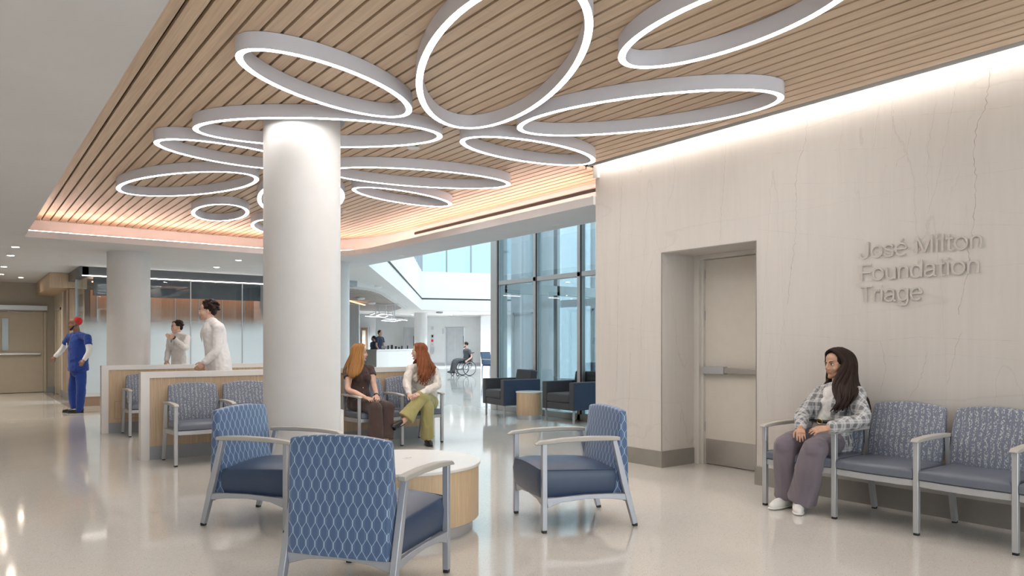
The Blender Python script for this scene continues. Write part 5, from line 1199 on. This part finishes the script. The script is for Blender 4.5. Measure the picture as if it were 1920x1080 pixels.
def badge(root, J, f, T):
    q = J['pel'].lerp(J['nk'], .66)+f*J['off']; b = MB(); b.world = 1; R = frame(f)
    vs = [q+R @ Vector((x*.035, y, z*.045)) for y in (0, .006) for x, z in ((-1, -1), (1, -1), (1, 1), (-1, 1))]; b.add(vs, [(0, 1, 2, 3), (7, 6, 5, 4), (0, 4, 5, 1), (1, 5, 6, 2), (2, 6, 7, 3), (3, 7, 4, 0)]); b.build('badge', M['white_cloth'], root)
    b = MB(); b.world = 1; r = (J['sR']-J['sL']).normalized()
    b.tube([J['nk']+r*.06-Vector((0, 0, .01)), J['nk'].lerp(q, .5)+r*.045+f*.05, q+Vector((0, 0, .04))], .005, 6, smooth=3); b.tube([J['nk']-r*.06-Vector((0, 0, .01)), J['nk'].lerp(q, .5)-r*.045+f*.05, q+Vector((0, 0, .04))], .005, 6, smooth=3); b.build('lanyard', M['blackleather'], root, smooth=True)
def scrub_extra(root, J, f, T):
    badge(root, J, f, T); b = MB()
    for q in 'RL': b = MB(); b.limb([J['s'+q].lerp(J['e'+q], .3), J['e'+q], J['w'+q].lerp(J['e'+q], .05)], [.056, .052, .038], 12); soft(b, 'undershirt_sleeve', M['white_cloth'], root, .009, 3, .005, 12, 1)
stand('man in royal blue scrubs and a red cap walking at the left', 13.9, dict(hd=(140.5, 607.5), nk=(145, 625), pel=(147, 690), sR=(130, 632, 14.08), sL=(164, 633, 13.72), eR=(117, 655, 14.15), wR=(104, 668, 14.12), tR=(95, 676, 14.1),
      eL=(167, 659, 13.62), wL=(158, 674, 13.56), tL=(152, 683, 13.5), kR=(137, 731, 14.0), kL=(152, 731, 13.8), aR=(139, 768, 13.95), aL=(149, 768, 13.86)), (-.75, -.65), (-.93, -.36, -.05), 1.05, 'skin3', 'scrub', 'scrub', 'hair_black',
      waist=.20, sleeve=.55, hair='none', cap=True, extra=scrub_extra, fl=.78, feet=(-.95, -.3))
stand('dark-haired man in a white coat walking behind the near partition', 9.25, dict(hd=(389, 583), nk=(397, 600), pel=(413, 697), sR=(402, 613, 9.44), sL=(410, 614, 9.06), eR=(402, 656, 9.50), wR=(384, 684, 9.52), tR=(373, 694, 9.52),
      eL=(405, 657, 9.03), wL=(383, 681, 8.98), tL=(368, 692, 8.96), kR=(398, 765, 9.35), kL=(424, 768, 9.15), aR=(388, 826, 9.35), aL=(438, 824, 9.15)), (-.95, -.30), (-.96, -.28, 0), .98, 'skin2', 'coat', 'greypants', 'hair_dark', waist=.17, coat=.38, vox=.008, fl=.80, fluff=1.16)
def watch(root, J, f, T):
    d = (J['wL']-J['eL']).normalized(); b = MB(); b.world = 1; b.tube([J['wL']-d*.015, J['wL']+d*.02], .036, 12); b.build('wristwatch', M['blackleather'], root, smooth='auto'); badge(root, J, f, T)
stand('grey-haired man in a white coat pointing, before the frosted glass', 13.2, dict(hd=(331, 613.5), nk=(334.5, 626), pel=(337, 686), sR=(321, 634, 13.32), sL=(350, 634, 13.08), eR=(316, 658, 13.26), wR=(312, 676, 13.15), tR=(310, 688, 13.1),
      eL=(346, 652, 12.86), wL=(327, 634, 12.70), tL=(309, 627, 12.62), kR=(330, 735, 13.2), kL=(345, 735, 13.1), aR=(329, 776, 13.22), aL=(346, 776, 13.12)), (-.55, -.83), (-.6, -.8, 0), .97, 'skin2', 'coat', 'greypants', 'hair_grey' if 0 else 'hair_dark', waist=.16, coat=.36, curl=.12, extra=watch)
stand('bearded man in a navy polo standing behind the reception desk', 30.6, dict(hd=(713, 624.5), nk=(711.5, 631.5), pel=(711, 659), sR=(706.5, 634.5, 30.45), sL=(717, 634.5, 30.8), eR=(706, 648, 30.4), wR=(710, 655, 30.2), tR=(714, 658, 30.1),
      eL=(720, 648, 30.75), wL=(722, 655, 30.6), tL=(723, 658, 30.5), kR=(708, 680), kL=(714, 680), aR=(708, 698), aL=(714, 698)), (.75, -.65), (.85, -.5, .02), 1.0, 'skin2', 'navycloth', 'greypants', 'hair_black', waist=.16, sleeve=.6, vox=.012, hair='short')
stand('dark-haired woman in navy standing behind the man at reception', 32.0, dict(hd=(700, 634.5), nk=(701, 641), pel=(701, 664), sR=(697, 644, 32.1), sL=(705, 644, 31.9), eR=(696, 655, 32.1), wR=(696, 662, 31.9), tR=(696, 666, 31.8),
      eL=(706, 655, 31.8), wL=(705, 662, 31.6), tL=(705, 666, 31.5), kR=(699, 682), kL=(703, 682), aR=(699, 695), aL=(703, 695)), (-.7, -.7), (-.9, -.3, 0), .95, 'skin3', 'navycloth', 'greypants', 'hair_black', waist=.14, sleeve=.6, vox=.012, male=False)
# --- wheelchair and its user
def wheelchair():
    f = Cv(-.84, -.54); cen = C((870.5-960)/F*29.9, 29.9); t = thing('wheelchair', 'black manual wheelchair on the shiny floor before the elevators', 'wheelchair', (cen.x, cen.y, 0), atan2(f.y, f.x)-pi/2)
    # local: y forward, x to its right
    for x in (-.29, .29):
        k = 1 if x > 0 else -1
        b = MB(); n = 40; b.tube([(x+k*.0, -.08+.285*cos(2*pi*i/n), .30+.285*sin(2*pi*i/n)) for i in range(n+1)], .017, 8); wh = b.build('wheel', M['black'], t, smooth=True)
        b = MB(); b.tube([(x+k*.035, -.08+.25*cos(2*pi*i/n), .30+.25*sin(2*pi*i/n)) for i in range(n+1)], .008, 6); b.build('push_rim', M['alu'], wh, smooth=True)
        b = MB()
        for i in range(10): a = 2*pi*i/10; b.beam((x, -.08, .30), (x, -.08+.28*cos(a), .30+.28*sin(a)), .006, .012, up=(1, 0, 0))
        b.tube([(x-.03, -.08, .30), (x+.03, -.08, .30)], .035, 12); b.build('spokes', M['alu'], wh)
        b = MB(); b.tube([(x*.75, .42+.065*cos(2*pi*i/20), .072+.055*sin(2*pi*i/20)) for i in range(21)], .016, 6); b.build('caster', M['black'], t, smooth=True)
        b = MB(); xs = x*.78; b.tube([(xs, -.24, .92), (xs, -.21, .50), (xs, .28, .50), (xs, .40, .32), (xs, .52, .12)], .013, 8, smooth=3); b.tube([(xs, -.20, .50), (xs, -.16, .28), (xs, .40, .25), (xs, .42, .13)], .012, 8, smooth=2); b.tube([(xs, -.24, .92), (xs, -.33, .93)], .016, 8); b.build('side_frame', M['screen'], t, smooth=True)
        b = MB(); b.box(xs-.012, xs+.012, -.18, .14, .54, .68); b.build('side_guard', M['screen'], t)
    b = MB(); b.box(-.21, .21, -.2, .26, .49, .54); b.build('seat', M['screen'], t, bevel=.01)
    b = MB(); b.beam((0, -.21, .55), (0, -.25, .88), .42, .03, up=(0, 1, 0)); b.build('backrest', M['screen'], t, bevel=.01)
    b = MB(); b.box(-.17, .17, .46, .62, .11, .125); b.build('footrest', M['screen'], t)
    W = lambda x, y, z: Matrix.LocRotScale(t.location, t.rotation_euler, None) @ Vector((x, y, z))
    root = thing('person', 'man in a grey shirt sitting in the wheelchair', 'person', (cen.x, cen.y, 0)); pel = W(0, -.08, .62); nk = W(0, -.12, 1.10); hc = W(0, -.06, 1.24); hd = frame(Cv(-.97, -.25, -.02))
    b = MB(); head(b, hc, hd, 1., True); b.tube([nk-Vector((0, 0, .05)), hc], [.06, .05], 10); torso(b, [pel, pel.lerp(nk, .5), nk-Vector((0, 0, .08))], [.13, .12, .13], f, .6)
    for x in (-1, 1):
        sh, e, w_ = W(x*.19, -.12, 1.03), W(x*.28, -.18, .77), W(x*.31, .04, .62); b.limb([sh, e, w_], [.048, .04, .028], 10); hand(b, w_, W(x*.31, .13, .50), W(x*2, .04, .6)-W(0, .04, .6), 1., 1, .6)
        b.limb([W(x*.09, .42, .54), W(x*.09, .50, .2)], [.05, .04])
    soft(b, 'body', M['skin2'], root, .011, 3)
    b = MB(); torso(b, [at(pel, dz=-.03), pel.lerp(nk, .45), pel.lerp(nk, .78), nk-Vector((0, 0, .06))], [.16, .155, .175, .11], f, .66); b.limb([W(-.18, -.12, 1.02), nk-Vector((0, 0, .05)), W(.18, -.12, 1.02)], [.062, .055, .062])
    for x in (-1, 1): b.tube([W(x*.19, -.12, 1.03), W(x*.25, -.16, .87)], [.066, .066], 12)
    soft(b, 'shirt', M['greyshirt'], root, .012, 3, .006, 9, 1)
    b = MB(); b.ell(pel, (.16, .13, .11), frame(f))
    for x in (-1, 1): b.limb([W(x*.09, -.05, .60), W(x*.10, .40, .60), W(x*.09, .53, .20)], [.095, .078, .065], 12)
    soft(b, 'trousers', M['greypants'], root, .012, 3, .006, 8, 2)
    for x in (-1, 1): shoe(root, W(x*.09, .47, .125), W(x*.09, .73, .13), 'blackleather', 'blackleather', 1.)
    b = MB(); b.world = 1; b.ell(hc+hd @ Vector((0, -.026, .046)), (.082, .096, .084), hd, 16); b.build('hair', M['hair_black'], root, smooth=True)
    b = MB(); T = lambda x, y, z: hc+hd @ Vector((x, y, z))
    for x in (-1, 1): b.tube([T(x*.064, 0, -.03), T(x*.05, .035, -.074), T(0, .074, -.10)], [.012, .018, .02], 8)
    soft(b, 'beard', M['hair_black'], root, .008, 1)
wheelchair()
